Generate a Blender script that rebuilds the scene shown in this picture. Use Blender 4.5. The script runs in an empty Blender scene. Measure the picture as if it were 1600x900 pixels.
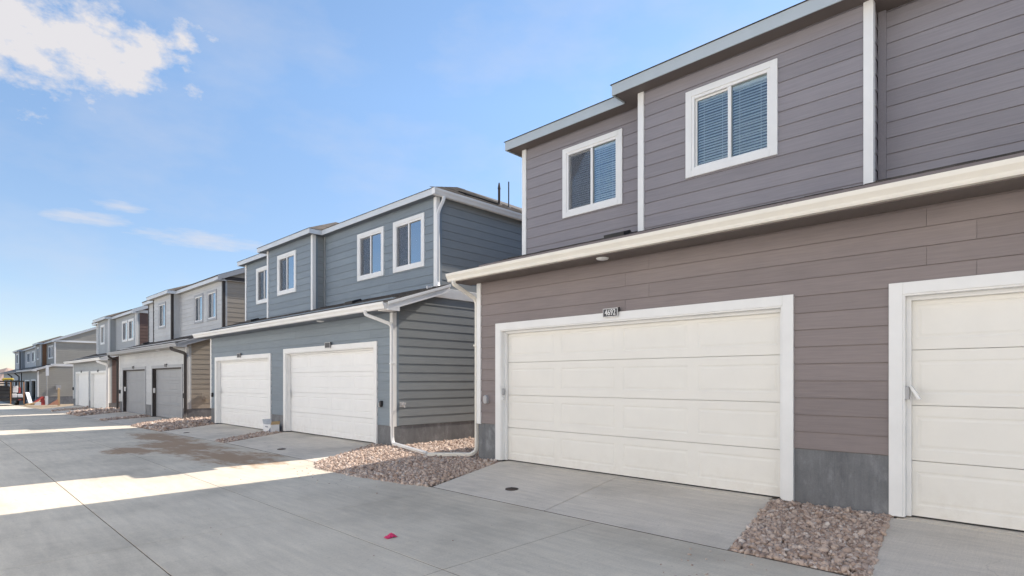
import bpy, bmesh, math, random
import numpy as np
from mathutils import Vector, Matrix
random.seed(7); rng = np.random.default_rng(11)
R = math.radians
sc = bpy.context.scene
COL = sc.collection

# ------------------------------------------------------------------ camera, light, exposure
cam = bpy.data.cameras.new("camera"); camo = bpy.data.objects.new("camera", cam); COL.objects.link(camo)
cam.sensor_width = 36.0; cam.lens = 879.5 / 1600 * 36; cam.shift_y = (593 - 450) / 1600
cam.clip_start = 0.05; cam.clip_end = 6000
camo.location = (0, 0, 1.53); camo.rotation_euler = (R(90), 0, R(-45.98))
sc.camera = camo

SUN_EL, SUN_AZ = 36.5, 95.5          # azimuth measured from +Y towards +X
SKY_STRENGTH, SUN_STRENGTH, EXPOSURE = 0.078, 2.25, 1.9
sun = bpy.data.lights.new("sun", 'SUN'); suno = bpy.data.objects.new("sun", sun); COL.objects.link(suno)
sun.energy = SUN_STRENGTH; sun.angle = R(0.5); sun.color = (1.0, 0.91, 0.80)
sdir = Vector((math.cos(R(SUN_EL)) * math.sin(R(SUN_AZ)), math.cos(R(SUN_EL)) * math.cos(R(SUN_AZ)), math.sin(R(SUN_EL))))
suno.rotation_euler = sdir.to_track_quat('Z', 'Y').to_euler(); suno.location = (30, -5, 30)

sc.view_settings.view_transform = 'Standard'; sc.view_settings.look = 'None'
sc.view_settings.exposure = EXPOSURE; sc.view_settings.gamma = 1.0
sc.render.engine = 'CYCLES'
sc.cycles.use_denoising = True
sc.cycles.max_bounces = 7; sc.cycles.diffuse_bounces = 5; sc.cycles.glossy_bounces = 3
sc.cycles.transparent_max_bounces = 8
sc.cycles.caustics_reflective = False; sc.cycles.caustics_refractive = False
sc.cycles.sample_clamp_indirect = 6.0

def build_world():
    w = bpy.data.worlds.new("World"); sc.world = w; w.use_nodes = True
    nt = w.node_tree; nt.nodes.clear(); N = nt.nodes.new; L = nt.links.new
    out = N("ShaderNodeOutputWorld"); bg = N("ShaderNodeBackground"); L(bg.outputs[0], out.inputs[0])
    bg.inputs[1].default_value = SKY_STRENGTH
    sky = N("ShaderNodeTexSky"); sky.sky_type = 'NISHITA'; sky.sun_disc = False
    sky.sun_elevation = R(SUN_EL); sky.sun_rotation = R(SUN_AZ)
    sky.altitude = 1500; sky.air_density = 1.0; sky.dust_density = 0.2; sky.ozone_density = 1.6
    tc = N("ShaderNodeTexCoord"); sep = N("ShaderNodeSeparateXYZ"); L(tc.outputs["Generated"], sep.inputs[0])
    def m(op, a, b=None, c=None, clamp=False):
        n = N("ShaderNodeMath"); n.operation = op; n.use_clamp = clamp
        for i, v in enumerate((a, b, c)):
            if v is None: continue
            if isinstance(v, (int, float)): n.inputs[i].default_value = v
            else: L(v, n.inputs[i])
        return n.outputs[0]
    az = m('MULTIPLY', m('ARCTAN2', sep.outputs[0], sep.outputs[1]), 57.2958)
    el = m('MULTIPLY', m('ARCSINE', sep.outputs[2]), 57.2958)
    def noise(scale, detail, rough, stretch=(1, 1, 1), off=(0, 0, 0)):
        mp = N("ShaderNodeMapping"); mp.inputs["Scale"].default_value = stretch; mp.inputs["Location"].default_value = off
        L(tc.outputs["Generated"], mp.inputs[0])
        n = N("ShaderNodeTexNoise"); n.inputs["Scale"].default_value = scale; n.inputs["Detail"].default_value = detail
        n.inputs["Roughness"].default_value = rough; L(mp.outputs[0], n.inputs["Vector"])
        return n.outputs["Fac"]
    def blob(a0, e0, ra, re, tilt=0.0):
        dx = m('SUBTRACT', az, a0); dy = m('SUBTRACT', m('SUBTRACT', el, e0), m('MULTIPLY', dx, tilt))
        q = m('ADD', m('POWER', m('ABSOLUTE', m('DIVIDE', dx, ra)), 2.0), m('POWER', m('ABSOLUTE', m('DIVIDE', dy, re)), 2.0))
        return m('SUBTRACT', 1.0, q, None)
    n1 = noise(16, 8, 0.62, (1, 1, 1.7)); n2 = noise(22, 7, 0.6, (1, 1, 5.0), (3, 1, 2))
    def cloud(b, n, gain, bias, soft):
        v = m('ADD', m('MULTIPLY', b, 0.55), m('MULTIPLY', m('SUBTRACT', n, 0.5), gain))
        return m('MULTIPLY', m('ADD', v, bias), soft, None, True)
    b1 = m('MAXIMUM', blob(3.0, 24.6, 9.0, 4.6, 0.0), blob(10.0, 25.7, 7.2, 3.7, 0.05))
    c1 = cloud(b1, n1, 2.7, -0.03, 2.0)
    b2 = m('MAXIMUM', blob(17.6, 12.2, 6.0, 0.85, -0.02), blob(11.2, 14.2, 2.2, 0.5, 0.0))
    b2 = m('MAXIMUM', b2, blob(9.0, 12.9, 3.2, 0.6, 0.0))
    c2 = m('MULTIPLY', cloud(b2, n2, 1.5, 0.0, 1.6), 0.55)
    n3 = noise(5, 6, 0.55, (1, 1, 2.2), (7, 3, 5))
    c3 = m('MULTIPLY', m('MULTIPLY', m('SUBTRACT', n3, 0.47), 4.0, None, True), 0.22)
    fac = m('MAXIMUM', m('MAXIMUM', c1, c2), c3)
    # the same thin veil of cloud all round; the cumulus are lit by the sun
    mx = N("ShaderNodeMix"); mx.data_type = 'RGBA'
    L(fac, mx.inputs["Factor"]); gm = N("ShaderNodeGamma"); gm.inputs[1].default_value = 0.84; L(sky.outputs[0], gm.inputs[0])
    # haze near the horizon is a little dimmer and warmer, the same all round
    rp = N("ShaderNodeValToRGB"); rp.color_ramp.elements[0].color = (0.69, 0.66, 0.672, 1); rp.color_ramp.elements[1].color = (0.92, 1.0, 1.04, 1)
    L(m('DIVIDE', el, 26.0, None, True), rp.inputs[0])
    ml = N("ShaderNodeMix"); ml.data_type = 'RGBA'; ml.blend_type = 'MULTIPLY'; ml.inputs["Factor"].default_value = 1.0
    L(gm.outputs[0], ml.inputs["A"]); L(rp.outputs[0], ml.inputs["B"]); L(ml.outputs["Result"], mx.inputs["A"]); mx.inputs["B"].default_value = (*CLOUD, 1)
    L(mx.outputs["Result"], bg.inputs[0])
CLOUD = (2.75, 2.7, 2.8)
build_world()

# ------------------------------------------------------------------ materials
MAT = {}
def new_mat(name):
    m = bpy.data.materials.new(name); m.use_nodes = True
    nt = m.node_tree; b = nt.nodes["Principled BSDF"]
    MAT[name] = m
    return m, nt, b
def coords(nt, scale=(1, 1, 1), kind="pos"):
    if kind == "pos":
        g = nt.nodes.new("ShaderNodeNewGeometry"); o = g.outputs["Position"]
    else:
        g = nt.nodes.new("ShaderNodeTexCoord"); o = g.outputs["Object"]
    mp = nt.nodes.new("ShaderNodeMapping"); mp.inputs["Scale"].default_value = scale
    nt.links.new(o, mp.inputs[0]); return mp.outputs[0]
def tex_noise(nt, vec, scale, detail=4, rough=0.55):
    n = nt.nodes.new("ShaderNodeTexNoise"); n.inputs["Scale"].default_value = scale
    n.inputs["Detail"].default_value = detail; n.inputs["Roughness"].default_value = rough
    nt.links.new(vec, n.inputs["Vector"]); return n.outputs["Fac"]
def ramp(nt, fac, stops):
    r = nt.nodes.new("ShaderNodeValToRGB"); e = r.color_ramp.elements
    while len(e) < len(stops): e.new(0.5)
    for i, (p, c) in enumerate(stops):
        e[i].position = p; e[i].color = (*c, 1) if len(c) == 3 else c
    nt.links.new(fac, r.inputs[0]); return r.outputs[0]
def mixc(nt, f, a, b, mode='MIX'):
    n = nt.nodes.new("ShaderNodeMix"); n.data_type = 'RGBA'; n.blend_type = mode
    for s, v in (("Factor", f), ("A", a), ("B", b)):
        if isinstance(v, (int, float)): n.inputs[s].default_value = v
        elif isinstance(v, tuple): n.inputs[s].default_value = (*v, 1)
        else: nt.links.new(v, n.inputs[s])
    return n.outputs["Result"]
def math_n(nt, op, a, b=0.0, clamp=False):
    n = nt.nodes.new("ShaderNodeMath"); n.operation = op; n.use_clamp = clamp
    for i, v in enumerate((a, b)):
        if isinstance(v, (int, float)): n.inputs[i].default_value = v
        else: nt.links.new(v, n.inputs[i])
    return n.outputs[0]
def bump(nt, bsdf, h, strength, dist=0.01):
    b = nt.nodes.new("ShaderNodeBump"); b.inputs["Strength"].default_value = strength; b.inputs["Distance"].default_value = dist
    nt.links.new(h, b.inputs["Height"]); nt.links.new(b.outputs[0], bsdf.inputs["Normal"])
def scl(c, k): return tuple(min(1, x * k) for x in c)

def mat_paint(name, c, rough=0.5, var=0.05, spec=0.4, splash=False):
    m, nt, b = new_mat(name)
    n = tex_noise(nt, coords(nt), 2.3, 5, 0.6)
    col = ramp(nt, n, [(0.3, scl(c, 1 - var)), (0.7, scl(c, 1 + var * 0.5))])
    if splash:      # dried mud splashes near the ground
        g = nt.nodes.new("ShaderNodeNewGeometry"); sx = nt.nodes.new("ShaderNodeSeparateXYZ"); nt.links.new(g.outputs["Position"], sx.inputs[0])
        lo = math_n(nt, 'SUBTRACT', 1.0, math_n(nt, 'DIVIDE', math_n(nt, 'ADD', sx.outputs[2], 0.1), 0.55), True)
        f = math_n(nt, 'MULTIPLY', lo, ramp(nt, tex_noise(nt, coords(nt), 7, 8, 0.75), [(0.45, (0, 0, 0)), (0.7, (0.28, 0.28, 0.28))]))
        col = mixc(nt, f, col, (0.42, 0.35, 0.27))
    nt.links.new(col, b.inputs["Base Color"]); b.inputs["Roughness"].default_value = rough
    b.inputs["Specular IOR Level"].default_value = spec
    bump(nt, b, tex_noise(nt, coords(nt), 55, 3), 0.06, 0.01)
    return m
def mat_siding(name, c, along='y'):
    m, nt, b = new_mat(name)
    s = (30, 1.2, 30) if along == 'y' else (1.2, 30, 30)
    v = coords(nt, s); n = tex_noise(nt, v, 1.6, 6, 0.65)
    oi = nt.nodes.new("ShaderNodeObjectInfo")
    r = ramp(nt, oi.outputs["Random"], [(0, scl(c, 0.94)), (1, scl(c, 1.05))])
    g = ramp(nt, n, [(0.25, (0.88, 0.88, 0.88)), (0.75, (1.08, 1.08, 1.07))])
    col = mixc(nt, 1.0, r, g, 'MULTIPLY')
    big = tex_noise(nt, coords(nt), 0.7, 4, 0.6)
    col = mixc(nt, 1.0, col, ramp(nt, big, [(0.3, (0.94, 0.94, 0.95)), (0.7, (1.05, 1.05, 1.04))]), 'MULTIPLY')
    nt.links.new(col, b.inputs["Base Color"]); b.inputs["Roughness"].default_value = 0.62
    b.inputs["Specular IOR Level"].default_value = 0.3
    bump(nt, b, n, 0.35, 0.004)
    return m
def mat_concrete(name, c, mud=False, block=False):
    m, nt, b = new_mat(name)
    p = coords(nt)
    n1 = tex_noise(nt, p, 0.55, 6, 0.62); n2 = tex_noise(nt, coords(nt, (6, 0.8, 1)), 2.0, 5, 0.6); n3 = tex_noise(nt, p, 60, 3, 0.7)
    col = ramp(nt, n1, [(0.25, scl(c, 0.70)), (0.5, c), (0.78, scl(c, 1.13))])
    col = mixc(nt, 1.0, col, ramp(nt, n2, [(0.3, (0.89, 0.89, 0.895)), (0.7, (1.06, 1.06, 1.055))]), 'MULTIPLY')
    col = mixc(nt, 1.0, col, ramp(nt, n3, [(0.3, (0.9, 0.9, 0.9)), (0.7, (1.06, 1.06, 1.06))]), 'MULTIPLY')
    n5 = tex_noise(nt, p, 3.1, 6, 0.7)      # rusty / dusty blotches
    col = mixc(nt, ramp(nt, n5, [(0.60, (0, 0, 0)), (0.8, (0.28, 0.28, 0.28))]), col, scl((c[0], c[1] * 0.9, c[2] * 0.75), 0.85))
    br = tex_noise(nt, coords(nt, (2.0, 130, 1)), 1.0, 2, 0.6)
    col = mixc(nt, 1.0, col, ramp(nt, br, [(0.3, (0.95, 0.95, 0.95)), (0.7, (1.04, 1.04, 1.04))]), 'MULTIPLY')
    if not block:
        vo = nt.nodes.new("ShaderNodeTexVoronoi"); vo.feature = 'DISTANCE_TO_EDGE'; vo.inputs["Scale"].default_value = 0.33
        wob = nt.nodes.new("ShaderNodeTexNoise"); wob.inputs["Scale"].default_value = 2.0; wob.inputs["Detail"].default_value = 6; nt.links.new(p, wob.inputs["Vector"])
        va = nt.nodes.new("ShaderNodeVectorMath"); va.operation = 'MULTIPLY_ADD'; nt.links.new(wob.outputs["Color"], va.inputs[0]); va.inputs[1].default_value = (0.7, 0.7, 0); nt.links.new(p, va.inputs[2]); nt.links.new(va.outputs[0], vo.inputs["Vector"])
        cr = ramp(nt, vo.outputs["Distance"], [(0.0, (1, 1, 1)), (0.0022, (0, 0, 0))])
        pat = ramp(nt, tex_noise(nt, p, 0.28, 3), [(0.54, (0, 0, 0)), (0.60, (0.4, 0.4, 0.4))])
        col = mixc(nt, mixc(nt, 1.0, cr, pat, 'MULTIPLY'), col, scl(c, 0.4))
        sp = ramp(nt, tex_noise(nt, p, 21, 2, 0.5), [(0.70, (0, 0, 0)), (0.74, (0.5, 0.5, 0.5))])
        col = mixc(nt, sp, col, scl(c, 0.62))
    if mud:
        g = nt.nodes.new("ShaderNodeNewGeometry"); sx = nt.nodes.new("ShaderNodeSeparateXYZ"); nt.links.new(g.outputs["Position"], sx.inputs[0])
        def blob(x0, y0, rx, ry):
            dx = math_n(nt, 'DIVIDE', math_n(nt, 'SUBTRACT', sx.outputs[0], x0), rx); dy = math_n(nt, 'DIVIDE', math_n(nt, 'SUBTRACT', sx.outputs[1], y0), ry)
            return math_n(nt, 'SUBTRACT', 1.0, math_n(nt, 'ADD', math_n(nt, 'MULTIPLY', dx, dx), math_n(nt, 'MULTIPLY', dy, dy)))
        mb = math_n(nt, 'MAXIMUM', blob(4.5, 12.5, 0.95, 2.1), blob(4.3, 15.6, 1.05, 2.9))
        mb = math_n(nt, 'MAXIMUM', mb, blob(4.75, 19.0, 0.75, 3.2)); mb = math_n(nt, 'MAXIMUM', mb, blob(3.3, 15.6, 0.7, 1.2))
        nz = tex_noise(nt, coords(nt, (2.2, 1.0, 1)), 1.5, 8, 0.68)
        f = math_n(nt, 'ADD', math_n(nt, 'MULTIPLY', mb, 1.2), math_n(nt, 'MULTIPLY', math_n(nt, 'SUBTRACT', nz, 0.57), 3.4))
        f = math_n(nt, 'MULTIPLY', f, 1.4, True); f = math_n(nt, 'MULTIPLY', f, math_n(nt, 'MULTIPLY', math_n(nt, 'ADD', mb, 0.25), 3.0, True))
        col = mixc(nt, math_n(nt, 'MULTIPLY', f, 0.9), col, (0.33, 0.22, 0.14))
        # tan dust along the gutter edge of the road
        e = math_n(nt, 'MULTIPLY', math_n(nt, 'SUBTRACT', sx.outputs[0], 4.7), 1.3, True)
        nd = tex_noise(nt, p, 1.3, 6, 0.65)
        e = math_n(nt, 'MULTIPLY', e, ramp(nt, nd, [(0.42, (0, 0, 0)), (0.68, (0.55, 0.55, 0.55))]))
        col = mixc(nt, e, col, (0.42, 0.34, 0.26))
    if block:
        n6 = tex_noise(nt, coords(nt, (1, 1, 0.6)), 5, 6, 0.7)
        col = mixc(nt, ramp(nt, n6, [(0.52, (0, 0, 0)), (0.72, (0.5, 0.5, 0.5))]), col, (0.36, 0.37, 0.385))
        n7 = tex_noise(nt, coords(nt, (1, 2.2, 0.5)), 2.2, 6, 0.7)      # form and damp marks
        col = mixc(nt, 1.0, col, ramp(nt, n7, [(0.32, (0.78, 0.78, 0.79)), (0.62, (1.12, 1.12, 1.11))]), 'MULTIPLY')
    nt.links.new(col, b.inputs["Base Color"]); b.inputs["Roughness"].default_value = 0.85
    b.inputs["Specular IOR Level"].default_value = 0.25
    bump(nt, b, n3, 0.25, 0.004)
    return m
def mat_flat(name, c, rough=0.5, metal=0.0, spec=0.5):
    m, nt, b = new_mat(name); b.inputs["Base Color"].default_value = (*c, 1); b.inputs["Roughness"].default_value = rough
    b.inputs["Metallic"].default_value = metal; b.inputs["Specular IOR Level"].default_value = spec
    n = tex_noise(nt, coords(nt), 9, 4)
    nt.links.new(ramp(nt, n, [(0.3, scl(c, 0.92)), (0.7, scl(c, 1.06))]), b.inputs["Base Color"])
    return m
def mat_stone(name):
    m, nt, b = new_mat(name)
    g = nt.nodes.new("ShaderNodeNewGeometry")
    col = ramp(nt, g.outputs["Random Per Island"], [(0.0, (0.29, 0.205, 0.16)), (0.3, (0.44, 0.33, 0.265)), (0.6, (0.50, 0.385, 0.315)), (0.9, (0.57, 0.46, 0.385)), (1.0, (0.68, 0.60, 0.54))])
    n = tex_noise(nt, coords(nt), 70, 3)
    col = mixc(nt, 1.0, col, ramp(nt, n, [(0.3, (0.85, 0.85, 0.85)), (0.7, (1.1, 1.1, 1.1))]), 'MULTIPLY')
    nt.links.new(col, b.inputs["Base Color"]); b.inputs["Roughness"].default_value = 0.85
    return m
def mat_shingle(name, c, brick=True):
    m, nt, b = new_mat(name)
    g = nt.nodes.new("ShaderNodeNewGeometry"); n = tex_noise(nt, coords(nt), 90, 3, 0.7); n0 = tex_noise(nt, coords(nt), 5, 4)
    if brick:
        br = nt.nodes.new("ShaderNodeTexBrick"); br.inputs["Scale"].default_value = 1.0
        br.inputs["Brick Width"].default_value = 0.3; br.inputs["Row Height"].default_value = 0.14; br.inputs["Mortar Size"].default_value = 0.008
        br.inputs["Color1"].default_value = (*scl(c, 0.75), 1); br.inputs["Color2"].default_value = (*scl(c, 1.3), 1); br.inputs["Mortar"].default_value = (*scl(c, 0.45), 1)
        nt.links.new(coords(nt, (1, 1, 1)), br.inputs["Vector"]); col = br.outputs["Color"]
    else:
        col = ramp(nt, g.outputs["Random Per Island"], [(0, scl(c, 0.6)), (0.5, c), (1, scl(c, 1.45))])
    col = mixc(nt, 1.0, col, ramp(nt, n, [(0.3, (0.75, 0.75, 0.75)), (0.7, (1.2, 1.2, 1.2))]), 'MULTIPLY')
    col = mixc(nt, 1.0, col, ramp(nt, n0, [(0.3, (0.85, 0.85, 0.85)), (0.7, (1.12, 1.1, 1.08))]), 'MULTIPLY')
    nt.links.new(col, b.inputs["Base Color"]); b.inputs["Roughness"].default_value = 0.9
    return m
def mat_glass(name, mirror=0.10):
    """window pane: clear sheet with a coated, mirror-like surface"""
    m, nt, b = new_mat(name); nt.nodes.remove(b)
    out = nt.nodes["Material Output"]
    tr = nt.nodes.new("ShaderNodeBsdfTransparent"); tr.inputs[0].default_value = (0.90, 0.95, 0.97, 1)
    gl = nt.nodes.new("ShaderNodeBsdfGlossy"); gl.inputs["Roughness"].default_value = 0.015; gl.inputs["Color"].default_value = (0.85, 0.93, 1, 1)
    fr = nt.nodes.new("ShaderNodeFresnel"); fr.inputs[0].default_value = 1.5
    n = tex_noise(nt, coords(nt), 1.4, 2); bp = nt.nodes.new("ShaderNodeBump"); bp.inputs["Strength"].default_value = 0.012; bp.inputs["Distance"].default_value = 0.05
    nt.links.new(n, bp.inputs["Height"]); nt.links.new(bp.outputs[0], gl.inputs["Normal"])
    f = math_n(nt, "ADD", fr.outputs[0], mirror, True)
    mx = nt.nodes.new("ShaderNodeMixShader"); nt.links.new(f, mx.inputs[0]); nt.links.new(tr.outputs[0], mx.inputs[1]); nt.links.new(gl.outputs[0], mx.inputs[2])
    nt.links.new(mx.outputs[0], out.inputs[0])
    return m
def mat_screen(name):
    m, nt, b = new_mat(name); nt.nodes.remove(b); out = nt.nodes["Material Output"]
    tr = nt.nodes.new("ShaderNodeBsdfTransparent"); df = nt.nodes.new("ShaderNodeBsdfDiffuse"); df.inputs[0].default_value = (0.16, 0.17, 0.19, 1)
    mx = nt.nodes.new("ShaderNodeMixShader"); mx.inputs[0].default_value = 0.36
    nt.links.new(tr.outputs[0], mx.inputs[1]); nt.links.new(df.outputs[0], mx.inputs[2]); nt.links.new(mx.outputs[0], out.inputs[0])
    return m
def mat_dirt(name, c1, c2):
    m, nt, b = new_mat(name); n = tex_noise(nt, coords(nt), 0.5, 8, 0.65); n2 = tex_noise(nt, coords(nt), 14, 4)
    col = mixc(nt, 1.0, ramp(nt, n, [(0.3, c1), (0.7, c2)]), ramp(nt, n2, [(0.3, (0.8, 0.8, 0.8)), (0.7, (1.15, 1.15, 1.15))]), 'MULTIPLY')
    nt.links.new(col, b.inputs["Base Color"]); b.inputs["Roughness"].default_value = 0.95
    return m

WHITE = mat_paint("white_trim_paint", (0.80, 0.80, 0.79), 0.45)
CREAM = mat_paint("cream_gutter_metal", (0.80, 0.765, 0.69), 0.4)
DOORC = mat_paint("cream_door_paint", (0.79, 0.77, 0.72), 0.42, 0.03, splash=True)
DOORW = mat_paint("white_door_paint", (0.82, 0.82, 0.81), 0.42, 0.03, splash=True)
DOORG = mat_paint("grey_door_paint", (0.28, 0.29, 0.31), 0.45, 0.04)
DARKT = mat_paint("dark_brown_trim_paint", (0.045, 0.038, 0.036), 0.5)
GREYT = mat_paint("grey_trim_paint", (0.34, 0.35, 0.37), 0.5)
FASC = mat_paint("pale_fascia_paint", (0.62, 0.65, 0.68), 0.4); FASB = mat_paint("blue_grey_fascia_paint", (0.44, 0.49, 0.52), 0.4)
SOFB = mat_paint("brown_soffit", (0.165, 0.140, 0.130), 0.6); SOFD = mat_paint("blue_grey_soffit", (0.17, 0.19, 0.22), 0.6); SOFL = mat_paint("light_soffit", (0.42, 0.40, 0.37), 0.6)
BROWN = mat_siding("brown_siding", (0.245, 0.209, 0.206)); BROWNX = mat_siding("brown_siding_side", (0.245, 0.209, 0.206), 'x')
PLUM = mat_siding("plum_grey_siding", (0.265, 0.248, 0.268)); PLUMX = mat_siding("plum_grey_siding_side", (0.265, 0.248, 0.268), 'x')
BLUE = mat_siding("blue_grey_siding", (0.225, 0.268, 0.308)); BLUEX = mat_siding("blue_grey_siding_side_sunlit", (0.25, 0.272, 0.285), 'x')  # side copy is painted lighter and greyer, with grazing sunlight put into its colour
PALE = mat_siding("pale_grey_siding", (0.52, 0.53, 0.54)); TANX = mat_siding("tan_siding_side", (0.37, 0.325, 0.275), 'x')
GREYS = mat_siding("mid_grey_siding", (0.37, 0.39, 0.41)); MAROONX = mat_siding("maroon_siding_side", (0.175, 0.12, 0.11), 'x')
BEIGE = mat_siding("beige_siding", (0.33, 0.315, 0.29)); BEIGEX = mat_siding("beige_siding_side", (0.36, 0.345, 0.31), 'x')
FOUND = mat_concrete("foundation_concrete", (0.19, 0.195, 0.205), block=True)
DRIVE = mat_concrete("driveway_concrete", (0.665, 0.60, 0.515))
ROADM = mat_concrete("road_concrete", (0.63, 0.565, 0.465), mud=True)
JOINT = mat_dirt("joint_filler", (0.07, 0.05, 0.036), (0.17, 0.125, 0.09))
STONE = mat_stone("crushed_stone"); BED = mat_dirt("gravel_bed", (0.10, 0.075, 0.065), (0.2, 0.15, 0.13))
DIRT = mat_dirt("tan_earth", (0.26, 0.20, 0.14), (0.36, 0.29, 0.20)); HILL = mat_dirt("far_scrub", (0.32, 0.22, 0.17), (0.42, 0.30, 0.25))
SHING = mat_shingle("roof_shingles", (0.10, 0.082, 0.066)); SHINGT = mat_shingle("shingle_tabs", (0.17, 0.145, 0.12), False); SHINGD = mat_shingle("dark_shingle_tabs", (0.075, 0.068, 0.065), False)
BLACK = mat_flat("black_plastic", (0.018, 0.018, 0.02), 0.5); IRON = mat_flat("rusty_iron", (0.075, 0.055, 0.045), 0.8)
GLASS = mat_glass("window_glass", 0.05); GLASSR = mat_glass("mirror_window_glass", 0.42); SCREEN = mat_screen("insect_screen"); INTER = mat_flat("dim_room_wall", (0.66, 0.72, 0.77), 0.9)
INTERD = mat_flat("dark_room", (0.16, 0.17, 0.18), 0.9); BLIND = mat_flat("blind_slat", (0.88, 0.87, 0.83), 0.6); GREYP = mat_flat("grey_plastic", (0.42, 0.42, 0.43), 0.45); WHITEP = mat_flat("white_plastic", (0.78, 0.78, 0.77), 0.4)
STEEL = mat_flat("bare_steel", (0.45, 0.45, 0.46), 0.35, 0.8); SOOT = mat_flat("matt_black_vent", (0.02, 0.02, 0.02), 1.0, 0, 0.0); CHAR = mat_flat("charcoal_plate", (0.05, 0.052, 0.058), 0.5)
ORANGE = mat_flat("orange_paint", (0.42, 0.19, 0.07), 0.5); YELLOW = mat_flat("yellow_plastic", (0.55, 0.40, 0.05), 0.5); REDM = mat_flat("red_paint", (0.36, 0.05, 0.045), 0.5)
PINK = mat_flat("magenta_plastic", (0.62, 0.03, 0.13), 0.5); WOOD = mat_flat("raw_lumber", (0.52, 0.38, 0.22), 0.8); WOODB = mat_flat("brown_board", (0.22, 0.10, 0.06), 0.8)
RUBBER = mat_flat("tyre_rubber", (0.02, 0.02, 0.021), 0.9); NAVY = mat_flat("dark_car_paint", (0.02, 0.022, 0.03), 0.25); PAPER = mat_flat("white_card", (0.74, 0.75, 0.77), 0.7)
LILAC = mat_flat("grey_blue_print", (0.20, 0.22, 0.28), 0.7); OSB = mat_flat("bare_sheathing", (0.30, 0.16, 0.09), 0.8)

# ------------------------------------------------------------------ mesh helpers
class MB:
    def __init__(s): s.v = []; s.f = []
    def add(s, vs, fs):
        o = len(s.v); s.v += [tuple(map(float, p)) for p in vs]; s.f += [tuple(i + o for i in f) for f in fs]; return s
    def box(s, x0, x1, y0, y1, z0, z1):
        return s.add([(x0, y0, z0), (x1, y0, z0), (x1, y1, z0), (x0, y1, z0), (x0, y0, z1), (x1, y0, z1), (x1, y1, z1), (x0, y1, z1)],
                     [(0, 3, 2, 1), (4, 5, 6, 7), (0, 1, 5, 4), (1, 2, 6, 5), (2, 3, 7, 6), (3, 0, 4, 7)])
    def hexa(s, b, t):      # four bottom points (ccw from above), four top points
        return s.add(list(b) + list(t), [(0, 3, 2, 1), (4, 5, 6, 7), (0, 1, 5, 4), (1, 2, 6, 5), (2, 3, 7, 6), (3, 0, 4, 7)])
    def prism(s, prof, axis, a0, a1):   # profile of (u,z) points, extruded along an axis
        n = len(prof)
        mk = (lambda u, z, a: (u, a, z)) if axis == 'y' else ((lambda u, z, a: (a, u, z)) if axis == 'x' else (lambda u, z, a: (u, z, a)))
        vs = [mk(u, z, a0) for u, z in prof] + [mk(u, z, a1) for u, z in prof]
        fs = [(i, (i + 1) % n, n + (i + 1) % n, n + i) for i in range(n)] + [tuple(range(n))[::-1], tuple(range(n, 2 * n))]
        return s.add(vs, fs)
    def cyl(s, p0, p1, r0, r1=None, n=16):
        r1 = r0 if r1 is None else r1
        p0 = Vector(p0); p1 = Vector(p1); d = (p1 - p0).normalized()
        a = d.orthogonal().normalized(); b = d.cross(a)
        ring = lambda p, r: [p + (a * math.cos(2 * math.pi * i / n) + b * math.sin(2 * math.pi * i / n)) * r for i in range(n)]
        vs = ring(p0, r0) + ring(p1, r1)
        return s.add(vs, [(i, (i + 1) % n, n + (i + 1) % n, n + i) for i in range(n)] + [tuple(range(n))[::-1], tuple(range(n, 2 * n))])
    def sweep(s, path, w, h, up=(0, 0, 1)):   # rounded-rectangular pipe along a path
        pts = [Vector(p) for p in path]; n = len(pts); c = min(w, h) * 0.22
        sec = [(-w/2 + c, -h/2), (w/2 - c, -h/2), (w/2, -h/2 + c), (w/2, h/2 - c), (w/2 - c, h/2), (-w/2 + c, h/2), (-w/2, h/2 - c), (-w/2, -h/2 + c)]
        k = len(sec); vs = []
        for i in range(n):
            t = ((pts[min(i + 1, n - 1)] - pts[i]).normalized() + (pts[i] - pts[max(i - 1, 0)]).normalized()).normalized()
            x = Vector(up).cross(t)
            if x.length < 1e-3: x = Vector((0, 1, 0))
            x.normalize(); y = t.cross(x).normalized()
            vs += [pts[i] + x * a + y * b for a, b in sec]
        fs = [(i * k + j, i * k + (j + 1) % k, (i + 1) * k + (j + 1) % k, (i + 1) * k + j) for i in range(n - 1) for j in range(k)]
        fs += [tuple(range(k))[::-1], tuple(range((n - 1) * k, n * k))]
        return s.add(vs, fs)

def link(o, parent=None):
    COL.objects.link(o)
    if parent is not None: o.parent = parent
    return o
ORG = {}
def origin(o):
    return ORG.get(o.name, Vector((0, 0, 0)))
def build(name, mb, mat, parent=None, label=None, kind=None, cat=None, group=None, bevel=0, smooth=False, recalc=True):
    """mb in world coordinates -> ONE mesh object under parent"""
    me = bpy.data.meshes.new(name); off = origin(parent) if parent is not None else Vector((0, 0, 0))
    me.from_pydata([tuple(Vector(p) - off) for p in mb.v], [], mb.f)
    for m in (mat if isinstance(mat, (list, tuple)) else [mat]): me.materials.append(m)
    if recalc:
        bm = bmesh.new(); bm.from_mesh(me); bmesh.ops.recalc_face_normals(bm, faces=bm.faces); bm.to_mesh(me); bm.free()
    if smooth: me.polygons.foreach_set("use_smooth", [True] * len(me.polygons))
    o = link(bpy.data.objects.new(name, me), parent)
    if parent is not None: ORG[o.name] = off
    if bevel:
        b = o.modifiers.new("bevel", 'BEVEL'); b.width = bevel; b.segments = 2; b.limit_method = 'ANGLE'; b.angle_limit = R(50)
    return tag(o, label, cat, group, kind)
def tag(o, label=None, cat=None, group=None, kind=None):
    for k, v in (("label", label), ("category", cat), ("group", group), ("kind", kind)):
        if v: o[k] = v
    return o
def empty(name, loc, label=None, cat=None, group=None, kind=None):
    o = bpy.data.objects.new(name, None); o.location = loc; o.empty_display_size = 0.2; link(o)
    ORG[o.name] = Vector(loc); return tag(o, label, cat, group, kind)

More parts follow.
